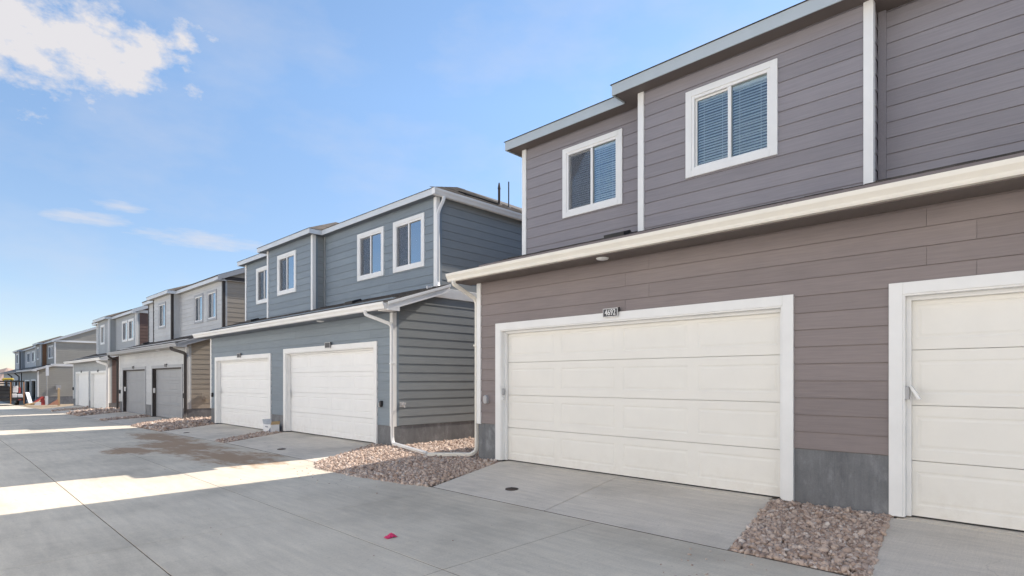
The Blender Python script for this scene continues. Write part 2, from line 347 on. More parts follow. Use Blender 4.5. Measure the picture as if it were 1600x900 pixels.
def subtract(rect, holes):
    """pieces of an (a0,a1,z0,z1) rectangle left after cutting out rectangles"""
    out = [rect]
    for (h0, h1, k0, k1) in holes:
        nxt = []
        for (a0, a1, z0, z1) in out:
            if h1 <= a0 or h0 >= a1 or k1 <= z0 or k0 >= z1: nxt.append((a0, a1, z0, z1)); continue
            if h0 > a0: nxt.append((a0, h0, z0, z1))
            if h1 < a1: nxt.append((h1, a1, z0, z1))
            m0, m1 = max(a0, h0), min(a1, h1)
            if k0 > z0: nxt.append((m0, m1, z0, k0))
            if k1 < z1: nxt.append((m0, m1, k1, z1))
        out = nxt
    return [r for r in out if r[1] - r[0] > 0.02 and r[3] - r[2] > 0.012]

EXPO = 0.2085
def siding(root, axis, plane, a0, a1, z0, z1, holes, mat, joints=((), ()), butt=0.011, stuff=False, clip=None, org=None, gap=0.008, taper=0.0108):
    """lap boards on a wall facing -X (axis 'y') or -Y (axis 'x'); plane = the outer face at the butts"""
    org = z0 if org is None else org
    if stuff: gap = 0.016
    k = 0; mbs = []
    zz = org
    while zz < z1 - 0.02:
        zt = min(zz + EXPO, z1); k += 1
        segs = [a0] + sorted(j for j in joints[k % 2] if a0 < j < a1) + [a1]
        for s0, s1 in zip(segs, segs[1:]):
            s0b = s0 + (0.0015 if s0 > a0 else 0); s1b = s1 - (0.0015 if s1 < a1 else 0)
            for (b0, b1, y0, y1) in subtract((s0b, s1b, max(zz, z0) + gap, zt), holes):
                if clip:
                    q = clip((y0 + y1) / 2, b0, b1)
                    if q is None: continue
                    b0, b1 = q
                    if b1 - b0 < 0.05: continue
                back = 0.017; tin = back - 0.005
                prof = [(plane, y0), (plane + back, y0), (plane + back, y1), (plane + taper, y1)]
                mb = MB().prism(prof, axis, b0, b1)
                if stuff: mbs.append(mb)
                else: build("siding_board", mb, mat, root, recalc=True)
        zz += EXPO
    if stuff:
        j = MB()
        for m in mbs: j.add(m.v, m.f)
        build("siding_boards", j, mat, root, kind="stuff")

def wall(root, axis, plane, a0, a1, z0, z1, holes, mat, thick=0.16, name="wall"):
    """solid wall behind the boards, with real openings"""
    mb = MB(); p0 = plane + 0.0168
    for (b0, b1, y0, y1) in subtract((a0, a1, z0, z1), holes):
        if axis == 'y': mb.box(p0, p0 + thick, b0, b1, y0, y1)
        else: mb.box(b0, b1, p0, p0 + thick, y0, y1)
    return build(name, mb, mat, root)

def height_panel(mb, x, y0, y1, z0, z1, panels, depth=0.005, thick=0.04):
    """a door section: front face at x looking to -X with raised panels pressed into it"""
    prof = [(0.0, 0.0), (0.014, depth), (0.03, depth), (0.05, 0.001)]
    ys = {y0, y1}; zs = {z0, z1}
    for (p0, p1, q0, q1) in panels:
        for d, _ in prof: ys |= {p0 + d, p1 - d}; zs |= {q0 + d, q1 - d}
    ys = sorted(ys); zs = sorted(zs)
    def dep(y, z):
        for (p0, p1, q0, q1) in panels:
            d = min(y - p0, p1 - y, z - q0, q1 - z)
            if d >= -1e-6:
                for (d0, h0), (d1, h1) in zip(prof, prof[1:]):
                    if d <= d1 + 1e-6: return h0 + (h1 - h0) * max(0, d - d0) / (d1 - d0)
                return prof[-1][1]
        return 0.0
    n = len(zs); vs = [(x + dep(y, z), y, z) for y in ys for z in zs]
    fs = [(i * n + j, i * n + j + 1, (i + 1) * n + j + 1, (i + 1) * n + j) for i in range(len(ys) - 1) for j in range(n - 1)]
    mb.add(vs, fs)
    mb.box(x + 0.012, x + thick, y0, y1, z0, z1)
    # bevelled tongue along the top and bottom edges of the section
    mb.add([(x, y0, z0), (x + 0.012, y0, z0), (x + 0.012, y1, z0), (x, y1, z0)], [(0, 1, 2, 3)])
    mb.add([(x, y0, z1), (x + 0.012, y0, z1), (x + 0.012, y1, z1), (x, y1, z1)], [(0, 1, 2, 3)])

def garage_door(root, S, y0, y1, zb, zt, trim_mat, door_mat, panels=4, jamb_mat=None, opener='keypad', recess=0.135):
    """y0..y1, zt = outer edge of the casing"""
    jamb_mat = jamb_mat or trim_mat
    T = 0.13; xo = S - 0.026
    tr = build("door_casing", MB().box(xo, S + 0.02, y0, y0 + T, zb + 0.012, zt).box(xo, S + 0.02, y1 - T, y1, zb + 0.012, zt).box(xo - 0.002, S + 0.02, y0 + T, y1 - T, zt - T, zt - 0.001), trim_mat, root, bevel=0.004)
    xd = S + recess; i0, i1 = y0 + T, y1 - T; iz = zt - T
    build("door_jamb", MB().box(xo + 0.012, xd + 0.06, i0 - 0.03, i0 + 0.02, zb + 0.013, iz).box(xo + 0.012, xd + 0.06, i1 - 0.02, i1 + 0.03, zb + 0.013, iz)
          .box(xo + 0.012, xd + 0.06, i0 + 0.02, i1 - 0.02, iz - 0.02, iz + 0.03)
          .box(xd - 0.055, xd - 0.006, i0 + 0.02, i0 + 0.062, zb + 0.014, iz - 0.02).box(xd - 0.055, xd - 0.006, i1 - 0.062, i1 - 0.02, zb + 0.014, iz - 0.02)
          .box(xd - 0.055, xd - 0.006, i0 + 0.062, i1 - 0.062, iz - 0.065, iz - 0.02), jamb_mat, root, bevel=0.003)
    d = build("garage_door", MB().box(xd + 0.045, xd + 0.07, i0 + 0.02, i1 - 0.02, zb + 0.03, iz), door_mat, root)
    a, b = i0 + 0.022, i1 - 0.022; H = (iz - zb - 0.012) / 4.0; Wd = (b - a)
    for k in range(4):
        z0 = zb + 0.018 + k * H; mb = MB()
        ps = []
        if panels:
            pw = Wd / panels
            for j in range(panels):
                ps.append((a + j * pw + 0.075, a + (j + 1) * pw - 0.075, z0 + 0.12, z0 + H - 0.12))
        height_panel(mb, xd, a, b, z0, z0 + H - 0.007, ps)
        build("door_section", mb, door_mat, d)
    build("weather_seal", MB().box(xd + 0.004, xd + 0.035, a, b, zb + 0.002, zb + 0.017), BLACK, d)
    return tr

def window(root, S, y0, y1, z0, z1, casing_mat, blinds=False, frame_mat=None, left_screen=True):
    left_screen = left_screen and not (blinds and S < 8.6)
    """casing outer edge y0..y1, z0..z1 on a wall facing -X"""
    frame_mat = frame_mat or WHITE
    T = 0.10; xo = S - 0.024
    w = build("window", MB().box(xo, S + 0.02, y0, y0 + T, z0, z1).box(xo, S + 0.02, y1 - T, y1, z0, z1)
              .box(xo - 0.002, S + 0.02, y0 + T, y1 - T, z1 - T, z1 - 0.001).box(xo - 0.002, S + 0.02, y0 + T, y1 - T, z0 + 0.001, z0 + T), casing_mat, root, bevel=0.004)
    i0, i1, k0, k1 = y0 + T, y1 - T, z0 + T, z1 - T
    F = 0.045; ym = (i0 + i1) / 2
    fr = MB()
    fr.box(S - 0.012, S + 0.10, i0 - 0.015, i0 + F, k0 - 0.015, k1 + 0.015).box(S - 0.012, S + 0.10, i1 - F, i1 + 0.015, k0 - 0.015, k1 + 0.015)
    fr.box(S - 0.010, S + 0.10, i0 + F, i1 - F, k1 - F, k1 + 0.015).box(S - 0.010, S + 0.10, i0 + F, i1 - F, k0 - 0.015, k0 + F)
    fr.box(S + 0.002, S + 0.07, ym - 0.026, ym + 0.026, k0 + F, k1 - F)
    # the sliding sash on the far (+Y) side has its own thin frame
    fr.box(S + 0.030, S + 0.065, ym + 0.026, i1 - F, k1 - F - 0.03, k1 - F).box(S + 0.030, S + 0.065, ym + 0.026, i1 - F, k0 + F, k0 + F + 0.03)
    fr.box(S + 0.031, S + 0.065, i1 - F - 0.028, i1 - F, k0 + F + 0.03, k1 - F - 0.03)
    build("frame", fr, frame_mat, w, bevel=0.003)
    build("pane", MB().box(S + 0.030, S + 0.036, i0 + F, ym - 0.026, k0 + F, k1 - F), GLASS if blinds else GLASSR, w)
    build("pane", MB().box(S + 0.048, S + 0.054, ym + 0.026, i1 - F - 0.028, k0 + F + 0.03, k1 - F - 0.03), GLASS if blinds else GLASSR, w)
    if left_screen:
        build("insect_screen", MB().box(S + 0.018, S + 0.0195, ym + 0.026, i1 - F - 0.002, k0 + F + 0.001, k1 - F - 0.001), SCREEN, w)
    if blinds:
        mb = MB(); n = 24; hgt = k1 - k0 - 2 * F - 0.06
        for (a, b) in ((i0 + F + 0.005, ym - 0.03), (ym + 0.03, i1 - F - 0.03)):
            for k in range(n):
                zc = k0 + F + 0.012 + (k + 0.5) * hgt / n + random.uniform(-0.003, 0.003); t = hgt / n * 0.585; tx = 0.020
                j = random.uniform(-0.003, 0.003)
                mb.add([(S + 0.084 - tx, a, zc - t + j), (S + 0.084 + tx, a, zc + t * 0.62 + j), (S + 0.084 + tx, b, zc + t * 0.62), (S + 0.084 - tx, b, zc - t),
                        (S + 0.087 - tx, a, zc - t + j), (S + 0.087 + tx, a, zc + t * 0.62 + j), (S + 0.087 + tx, b, zc + t * 0.62), (S + 0.087 - tx, b, zc - t)],
                       [(0, 3, 2, 1), (4, 5, 6, 7), (0, 1, 5, 4), (1, 2, 6, 5), (2, 3, 7, 6), (3, 0, 4, 7)])
            for q in (0.2, 0.8):
                yc = a + (b - a) * q; mb.box(S + 0.0605, S + 0.063, yc - 0.003, yc + 0.003, k0 + F, k1 - F)
            mb.box(S + 0.062, S + 0.11, a, b, k1 - F - 0.045, k1 - F)
        build("blind_slats", mb, BLIND, w, kind="stuff")
    build("room_backing", MB().box(S + 0.28, S + 0.30, y0 - 0.1, y1 + 0.1, z0 - 0.1, z1 + 0.1), INTERD if blinds else INTER, w)
    return w

def gutter(root, x, y0, y1, ztop, mat, axis='y'):
    """K-style gutter: profile leans out in an ogee; x = back of the gutter"""
    def prof(s):
        return [(0, 0), (0, -0.15), (-0.075 * s, -0.15), (-0.085 * s, -0.125), (-0.088 * s, -0.105), (-0.105 * s, -0.075), (-0.122 * s, -0.050), (-0.127 * s, -0.022), (-0.127 * s, 0.0), (-0.112 * s, 0.0), (-0.108 * s, -0.02), (-0.012 * s, -0.03)]
    if axis == 'y': mb = MB().prism([(x + u, ztop + z) for u, z in prof(1)], 'y', y0, y1)
    else: mb = MB().prism([(x + u, ztop + z) for u, z in prof(1)], 'x', y0, y1)
    return build("gutter", mb, mat, root)

def tabs_on_slope(mb, x0, x1, z0, z1, y0, y1, course=0.14, tab=0.26):
    """courses of shingle tabs on a plane rising from (x0,z0) to (x1,z1)"""
    L = math.hypot(x1 - x0, z1 - z0); n = max(2, int(L / course)); ux, uz = (x1 - x0) / L, (z1 - z0) / L; nx, nz = -uz, ux
    for i in range(n):
        s0, s1 = i * L / n - 0.01, (i + 1) * L / n + 0.012
        y = y0 - random.uniform(0, tab)
        while y < y1:
            w = tab * random.uniform(0.6, 1.3); a, b = max(y, y0), min(y + w - 0.004, y1); y += w
            if b - a < 0.01: continue
            h = random.uniform(0.010, 0.019)
            def P(s, hh, yy): return (x0 + ux * s + nx * hh, yy, z0 + uz * s + nz * hh)
            mb.add([P(s0, 0.0, a), P(s1, 0.0, a), P(s1, 0.0, b), P(s0, 0.0, b), P(s0, h, a), P(s1, 0.004, a), P(s1, 0.004, b), P(s0, h, b)],
                   [(4, 5, 6, 7), (0, 1, 5, 4), (2, 3, 7, 6), (3, 0, 4, 7)])

def hip_faces(x0, x1, y0, y1, z, slope, mb):
    h = (y1 - y0) / 2; ym = (y0 + y1) / 2; zr = z + h * slope
    xa, xb = x0 + h, x1 - h
    if xb < xa: xa = xb = (x0 + x1) / 2
    mb.add([(x0, y0, z), (x1, y0, z), (x1, y1, z), (x0, y1, z), (xa, ym, zr), (xb, ym, zr)],
           [(0, 1, 5, 4), (1, 2, 5), (2, 3, 4, 5), (3, 0, 4), (0, 3, 2, 1)])

# ------------------------------------------------------------------ ground levels
YK = [-60, 15, 26, 41, 68, 100, 2000]; ZK = [-0.13, -0.13, -0.27, -0.42, -0.80, -0.92, -1.0]
def zr(y): return float(np.interp(y, YK, ZK))
S0 = 7.475

# ------------------------------------------------------------------ the duplex houses
def duplex(name, label, yr, W, zo, doors, sb, pal, xm, xb, roof='hip', lb=(5.7, 9.1), wins=None, side_lo=True, stuff=False, S=S0, butt=0.011,
           over_r=0.11, over_l=0.28, blinds=False, joints=None, group=None, zbase=None, ov=0.25, FH=0.16, ds_right=True, band=True, ds_left=False, tabs=True):
    yl = yr + W
    zb0 = min(d[2] for d in doors) if zbase is None else zbase
    root = empty(name, (S, yr, zb0), label, "house", group)
    zl = 3.42 + zo; zs = 6.40 + zo; SL = 0.35
    xe = 7.055                                    # back of the lower gutter
    XB = 23.4                                      # far side of the house
    ztop_lo = 3.57 + zo
    zjoin = lambda x: ztop_lo + (x - xe) * SL
    # openings
    dh = [(yr + a + 0.13, yr + b - 0.13, -9, zt - 0.13) for (a, b, zb, zt) in doors]
    J = joints or (tuple(yr + W - q for q in (3.4, 7.1, 10.7)), tuple(yr + W - q for q in (3.8, 7.55, 11.2)))
    holes_b = [(a - 0.06, b + 0.06, k0, k1 + 0.03) for (a, b, k0, k1) in dh]
    siding(root, 'y', S, yr + 0.09, yl - 0.09, sb, zl, holes_b, pal['lo'], J, stuff=stuff)
    wall(root, 'y', S, yr, yl, sb, zl + 0.35, dh, pal['lo'])
    # foundation: one pier per solid stretch, each a block of its own
    cuts = [yr] + [v for (a, b, *_r) in sorted(doors) for v in (yr + a + 0.05, yr + b - 0.05)] + [yl]
    for a, b in zip(cuts[0::2], cuts[1::2]):
        if b - a > 0.05:
            zc = sb - 0.36; cs = [a + 0.004] + ([a + (b - a) * 0.36] if b - a > 0.5 else []) + [b - 0.004]
            for c0, c1 in zip(cs, cs[1:]):
                for k0, k1 in ((zb0 - 0.7, sb - 0.001),):
                    j = random.uniform(0, 0.0015)
                    build("foundation_block", MB().box(S + 0.012 + j, S + 0.21, c0 + 0.0004, c1 - 0.0004, k0, k1), FOUND, root)
    build("foundation", MB().box(S + 0.21, XB, yr + 0.012, yr + 0.2, zb0 - 0.7, sb - 0.002).box(S + 0.21, XB, yl - 0.2, yl - 0.012, zb0 - 0.7, sb - 0.002).box(XB - 0.2, XB, yr + 0.2, yl - 0.2, zb0 - 0.7, sb - 0.002), FOUND, root)
    build("garage_floor", MB().box(S + 0.08, XB - 0.2, yr + 0.2, yl - 0.2, zb0 - 0.3, zb0 - 0.02), DRIVE, root)
    for (a, b, zb, zt) in doors:
        if pal.get('open_doors'):
            T = 0.13
            build("door_casing", MB().box(S - 0.026, S + 0.02, yr + a, yr + a + T, zb, zt).box(S - 0.026, S + 0.02, yr + b - T, yr + b, zb, zt).box(S - 0.028, S + 0.02, yr + a + T, yr + b - T, zt - T, zt), pal['trim'], root)
        else:
            garage_door(root, S, yr + a, yr + b, zb, zt, pal.get('casing', pal['trim']), pal['door'], 4, pal.get('jamb'))
    # lower corner boards
    cw = 0.115
    build("corner_board", MB().box(S - 0.020, S + 0.095, yl - 0.09, yl + 0.022, sb - 0.01, zl), pal['trim'], root, bevel=0.004)
    build("corner_board", MB().box(S - 0.020, S + 0.095, yr - 0.022, yr + 0.09, sb - 0.01, zl), pal['trim'], root, bevel=0.004)
    # side walls
    gable = roof == 'gable'
    xr0 = xe - 0.02
    ztw = zs + 0.17
    def side(yp, sign):
        mb = MB()
        y0, y1 = (yp + 0.0168, yp + 0.17) if sign < 0 else (yp - 0.17, yp - 0.001)
        # garage part under the low roof, then full height
        zA = zjoin(S) - 0.16; zB = zjoin(xm) - 0.14
        mb.hexa([(S + 0.18, y0, sb), (xm + 0.013, y0, sb), (xm + 0.013, y1, sb), (S + 0.18, y1, sb)], [(S + 0.18, y0, zA), (xm + 0.013, y0, zB), (xm + 0.013, y1, zB), (S + 0.18, y1, zA)])
        mb.box(xm + 0.013, XB, y0, y1, sb, zs + 0.1)
        if gable:
            xp = (xm - 0.25 + XB + 0.3) / 2; zt = zs + 0.1
            mb.add([(xm, y0, zt), (XB, y0, zt), (xp, y0, zt + (xp - xm) * 0.42 - 0.02), (xm, y1, zt), (XB, y1, zt), (xp, y1, zt + (xp - xm) * 0.42 - 0.02)], [(0, 1, 2), (5, 4, 3), (0, 3, 4, 1), (1, 4, 5, 2), (2, 5, 3, 0)])
        build("side_wall", mb, pal['side'], root)
    side(yr, -1); side(yl, 1)
    build("rear_wall", MB().box(XB - 0.16, XB - 0.001, yr + 0.17, yl - 0.17, sb, zs + 0.12), pal['side'], root)
    zband = zjoin(xm) - 0.27
    siding(root, 'x', yr, S + 0.095, 16.0, sb, zband, [], pal['side'], ((11.2,), (13.1,)), taper=0.011 if stuff else 0.0068, stuff=stuff,
           clip=lambda z, a, b: (a, b) if z < zjoin(S) - 0.25 else (max(a, xe + (z + 0.13 - ztop_lo) / SL), b))
    siding(root, 'x', yr, xm + 0.095, 16.0, zband + (0.25 if band else 0), zs, [], pal['side'], ((12.2,), (13.6,)), taper=0.011 if stuff else 0.0068, stuff=stuff)
    if gable:
        zt0 = zs + 0.0
        siding(root, 'x', yr, xm + 0.05, XB - 0.2, zt0 + 0.2, zt0 + 2.9, [], pal.get('gable', pal['side']), stuff=True, taper=0.010,
               clip=lambda z, a, b: (max(a, xm + (z + 0.22 - zs - 0.1) / 0.42), min(b, XB - (z + 0.22 - zs - 0.1) / 0.42)))
        build("frieze_band", MB().box(xm + 0.09, XB, yr - 0.022, yr + 0.012, zs - 0.002, zs + 0.19), pal.get('band', pal['trim']), root)
    if band:
        build("frieze_band", MB().box(xm - 0.3, XB, yr - 0.022, yr + 0.012, zband + 0.002, zband + 0.25), pal.get('band2', pal['trim']), root, bevel=0.004)
    # low roof over the garages
    rk_r, rk_l = yr - 0.44, yl + 0.30
    mb = MB(); th = 0.11
    mb.hexa([(xe, rk_r, ztop_lo - th), (xm + 0.05, rk_r, zjoin(xm + 0.05) - th), (xm + 0.05, rk_l, zjoin(xm + 0.05) - th), (xe, rk_l, ztop_lo - th)],
            [(xe, rk_r, ztop_lo - 0.012), (xm + 0.05, rk_r, zjoin(xm + 0.05) - 0.012), (xm + 0.05, rk_l, zjoin(xm + 0.05) - 0.012), (xe, rk_l, ztop_lo - 0.012)])
    lr = build("low_roof", mb, SHINGD, root)
    if tabs:
        mb = MB(); tabs_on_slope(mb, xe - 0.03, xm, ztop_lo - 0.008, zjoin(xm) + 0.002, rk_r - 0.02, rk_l + 0.02)
        build("shingle_tabs", mb, SHINGD, lr, kind="stuff")
    build("soffit", MB().box(xe + 0.001, S + 0.05, yr - 0.05, rk_l - 0.03, zl - 0.012, zl), pal['soffit'], root)
    gutter(root, xe, rk_r + 0.02, rk_l + 0.03, ztop_lo, pal['gut'])
    for yy in np.arange(rk_r + 3.1, rk_l - 1, 3.6):       # lapped gutter joints
        mbj = MB().prism([(xe + u, ztop_lo + z) for u, z in [(0.001, 0.0), (0.001, -0.152), (-0.077, -0.152), (-0.0875, -0.125), (-0.0905, -0.105), (-0.1075, -0.075), (-0.1245, -0.050), (-0.1295, -0.022), (-0.1295, 0.001), (-0.11, 0.001)]], 'y', yy, yy + 0.035)
        build("gutter_joint", mbj, pal['gut'], root)
    # boxed rake at the right end
    mb = MB()
    f = lambda x, d: zjoin(x) + d
    mb.hexa([(xe - 0.01, rk_r - 0.022, f(xe, -0.19)), (xm + 0.06, rk_r - 0.022, f(xm, -0.19)), (xm + 0.06, rk_r - 0.001, f(xm, -0.19)), (xe - 0.01, rk_r - 0.001, f(xe, -0.19))],
            [(xe - 0.01, rk_r - 0.022, f(xe, -0.0)), (xm + 0.06, rk_r - 0.022, f(xm, -0.0)), (xm + 0.06, rk_r - 0.001, f(xm, -0.0)), (xe - 0.01, rk_r - 0.001, f(xe, -0.0))])
    mb.hexa([(xe - 0.016, rk_r - 0.045, f(xe, -0.06)), (xm + 0.062, rk_r - 0.045, f(xm, -0.06)), (xm + 0.062, rk_r - 0.022, f(xm, -0.06)), (xe - 0.016, rk_r - 0.022, f(xe, -0.06))],
            [(xe - 0.016, rk_r - 0.045, f(xe, 0.006)), (xm + 0.062, rk_r - 0.045, f(xm, 0.006)), (xm + 0.062, rk_r - 0.022, f(xm, 0.006)), (xe - 0.016, rk_r - 0.022, f(xe, 0.006))])
    # cornice return below it
    mb.box(xe + 0.0, xe + 0.30, rk_r + 0.0, rk_r + 0.40, zl - 0.02, zl + 0.012).box(xe - 0.004, xe + 0.30, rk_r - 0.02, rk_r - 0.002, zl - 0.03, zl + 0.12)
    build("rake_board", mb, pal['gut'], root, bevel=0.003)
    mb = MB().hexa([(xe + 0.3, rk_r, f(xe + 0.3, -0.16)), (xm + 0.06, rk_r, f(xm, -0.16)), (xm + 0.06, yr + 0.01, f(xm, -0.16)), (xe + 0.3, yr + 0.01, f(xe + 0.3, -0.16))],
                   [(xe + 0.3, rk_r, f(xe + 0.3, -0.145)), (xm + 0.06, rk_r, f(xm, -0.145)), (xm + 0.06, yr + 0.01, f(xm, -0.145)), (xe + 0.3, yr + 0.01, f(xe + 0.3, -0.145))])
    build("rake_soffit", mb, pal['soffit'], root)
    # ---------------- upper storey
    b0, b1 = yr + lb[0], yr + lb[1]
    wins = wins or dict(main=[(0.48, 1.86), (2.32, 3.70)], block=[(6.85, 8.25)], left=[(9.68, 11.07)])
    wz0, wz1 = 4.735 + zo, 6.105 + zo
    zbm, zbb = zjoin(xm) - 0.02, zjoin(xb) - 0.02
    tm = pal.get('wtrim', pal['trim'])
    inset = lambda L: [(yr + a + 0.07, yr + b - 0.07, wz0 + 0.07, wz1 - 0.07) for a, b in L]
    JU = (tuple(yr + q for q in (3.0,)), tuple(yr + q for q in (2.1,)))
    ob = zbb - 0.15
    for (a0, a1, plane, wl, zz) in ((yr, b0, xm, wins['main'], zbm), (b0, b1, xb, wins['block'], zbb), (b1, yl, xm, wins['left'], zbm)):
        hl = inset(wl)
        siding(root, 'y', plane, a0 + 0.09, a1 - 0.09, zz, zs, hl, pal['up'], JU if len(wl) > 1 else ((), ()), stuff=stuff, org=ob)
        wall(root, 'y', plane, a0, a1, zz - 0.25, zs + 0.1, [(c0 - 0.02 + 0.03, c1 + 0.02 - 0.03, k0, k1) for c0, c1, k0, k1 in hl], pal['up'])
        for a, b in wl: window(root, plane, yr + a, yr + b, wz0, wz1, tm, blinds)
    # block returns
    rt = MB().box(xb + 0.19, xm + 0.012, b0 + 0.0168, b0 + 0.15, zbb - 0.2, zs + 0.1).box(xb + 0.19, xm + 0.012, b1 - 0.15, b1 - 0.001, zbb - 0.2, zs + 0.1)
    build("return_wall", rt, pal['upx'], root)
    siding(root, 'x', b0, xb + 0.095, xm - 0.03, zbb, zs, [], pal['upx'], stuff=stuff, org=ob)
    build("inside_corner", MB().box(xm - 0.03, xm + 0.013, b0 - 0.03, b0 - 0.001, zbm, zs).box(xm - 0.028, xm + 0.013, b0 - 0.09, b0 - 0.03, zbm, zs), pal['upx'], root)
    cb = pal.get('ctrim', pal['trim'])
    for (x, y, z) in ((xb, b0, zbb), (xb, b1, zbb), (xm, yl, zbm), (xm, yr, zbm)):
        r = y in (b0, yr)
        ya, yb_ = (y - 0.022, y + 0.09) if r else (y - 0.09, y + 0.022)
        build("corner_board", MB().box(x - 0.020, x + 0.095, ya, yb_, z + 0.01, zs), cb, root, bevel=0.004)
    # soffits and fascias (fascia 0.17 high), roofs
    xf, xfb = xm - ov, xb - ov
    yR, yL = yr - over_r, yl + over_l
    B0, B1 = b0 - 0.22, b1 + 0.36
    sof = MB().box(xf + 0.02, xm + 0.08, yR + 0.02, yL - 0.02, zs, zs + 0.016).box(xfb + 0.02, xf + 0.019, B0 + 0.02, B1 - 0.02, zs - 0.001, zs + 0.015)
    sof.box(xm + 0.08, XB, yR + 0.02, yr + 0.05, zs, zs + 0.016).box(xm + 0.08, XB, yl - 0.05, yL - 0.02, zs, zs + 0.016)
    build("soffit", sof, pal['soffit_u'], root)
    z0f, z1f = zs - 0.022, zs - 0.022 + FH
    build("fascia", MB().box(xf, xf + 0.02, yR, B0, z0f, z1f), pal['fascia'], root, bevel=0.003)
    build("fascia", MB().box(xf, xf + 0.02, B1, yL, z0f, z1f), pal['fascia'], root, bevel=0.003)
    build("fascia", MB().box(xfb, xfb + 0.02, B0, B1, z0f, z1f).box(xfb + 0.02, xf + 0.001, B0, B0 + 0.02, z0f, z1f - 0.001).box(xfb + 0.02, xf + 0.001, B1 - 0.02, B1, z0f, z1f - 0.001), pal['fascia'], root, bevel=0.003)
    slope = 0.48 if not gable else 0.42
    zr0 = z1f + 0.004
    e = 0.025
    if not gable:
        mb = MB(); hip_faces(xf - e, XB + 0.3, yR - e, yL + e, zr0, slope, mb)
        rf = build("roof", mb, SHING, root)
        for ya in (yR, yL - 0.02): build("side_fascia", MB().box(xf + 0.02, XB + 0.28, ya, ya + 0.02, z0f, z1f - 0.001), pal['fascia'], root)
        # shingle tabs along the right-hand hip slope, the one seen over the gutter
        if tabs:
            mb = MB(); n = 44; hw = (yL - yR) / 2
            for i in range(n):
                t0, t1 = i * hw / n, (i + 1) * hw / n + 0.02; x = xf + t0
                while x < 14.5 + t0 * 0.0:
                    w = random.uniform(0.16, 0.36); xx = min(x + w - 0.006, 15.5); h = random.uniform(0.012, 0.022)
                    if x >= xf + t0 - 0.02:
                        P = lambda a, t, hh: (a, yR - e + t, zr0 + t * slope + hh)
                        mb.add([P(x, t0, 0), P(xx, t0, 0), P(x, t0, h), P(xx, t0, h), P(x, t1, 0.004), P(xx, t1, 0.004)], [(0, 1, 3, 2), (2, 3, 5, 4), (0, 2, 4), (1, 5, 3)])
                    x += w
            build("shingle_tabs", mb, SHINGT, rf, kind="stuff")
    else:
        xp = (xf + XB + 0.3) / 2; zp = zr0 + (xp - xf) * slope; th = 0.12
        mb = MB()
        for (xa, za, xb_, zb_) in ((xf - e, zr0 - e * slope, xp, zp), (XB + 0.3, zr0, xp, zp)):
            mb.hexa([(xa, yR, za - th * 0), (xb_, yR, zb_ - 0.0), (xb_, yL, zb_), (xa, yL, za)], [(xa, yR, za + 0.05), (xb_, yR, zb_ + 0.05), (xb_, yL, zb_ + 0.05), (xa, yL, za + 0.05)])
        rf = build("roof", mb, SHING, root)
        mb = MB()
        for (xa, za, xb_, zb_) in ((xf, zr0, xp, zp), (XB + 0.3, zr0, xp, zp)):
            mb.hexa([(xa, yR - 0.02, za - 0.18), (xb_, yR - 0.02, zb_ - 0.18), (xb_, yR - 0.001, zb_ - 0.18), (xa, yR - 0.001, za - 0.18)], [(xa, yR - 0.02, za + 0.03), (xb_, yR - 0.02, zb_ + 0.03), (xb_, yR - 0.001, zb_ + 0.03), (xa, yR - 0.001, za + 0.03)])
        mb.box(xf, xf + 0.36, yR - 0.018, yR + 0.45, zs - 0.04, zs - 0.002)
        build("rake_board", mb, pal.get('rake', pal['fascia']), root)
    mb = MB(); hb = (B1 - B0) / 2; ymb = (B0 + B1) / 2; zrb = zr0 + hb * slope; xk = xfb - e + hb; xend = xf + hb + 0.15
    mb.add([(xfb - e, B0 - e, zr0), (xend, B0 - e, zr0), (xend, B1 + e, zr0), (xfb - e, B1 + e, zr0), (xk, ymb, zrb), (xend, ymb, zrb)], [(0, 1, 5, 4), (2, 3, 4, 5), (3, 0, 4), (0, 3, 2, 1), (1, 2, 5)])
    build("roof", mb, SHING, root)
    ORG[root.name] = Vector(root.location)
    root["zs"] = 0; del root["zs"]
    return dict(root=root, zs=zs, zl=zl, yr=yr, yl=yl, xf=xf, zr0=zr0, yR=yR, S=S, xm=xm, xb=xb, zjoin=zjoin, ztop=ztop_lo, rk_r=rk_r, rk_l=rk_l, z1f=z1f, slope=slope, xe=xe)

def soffit_light(h, y, x=7.24):
    z = h['zl'] - 0.012
    build("soffit_light", MB().cyl((x, y, z + 0.002), (x, y, z - 0.02), 0.10, 0.085, 24).cyl((x, y, z - 0.02), (x, y, z - 0.032), 0.07, 0.04, 24), WHITEP, h['root'])
def roof_vent(h, y, x=8.28):
    z = h['zjoin'](x); mb = MB(); dz = 0.35
    P = lambda a, b, c: (x + a, y + b, z + a * dz + c)
    mb.hexa([P(-0.17, -0.2, 0.0), P(0.17, -0.15, 0.0), P(0.17, 0.15, 0.0), P(-0.17, 0.2, 0.0)], [P(-0.19, -0.2, 0.085), P(0.12, -0.14, 0.075), P(0.12, 0.14, 0.075), P(-0.19, 0.2, 0.085)])
    mb.hexa([P(-0.25, -0.25, 0.012), P(0.3, -0.25, 0.012), P(0.3, 0.25, 0.012), P(-0.25, 0.25, 0.012)], [P(-0.25, -0.25, 0.020), P(0.3, -0.25, 0.020), P(0.3, 0.25, 0.020), P(-0.25, 0.25, 0.020)])
    build("roof_vent", mb, BLACK, h['root'], bevel=0.008)
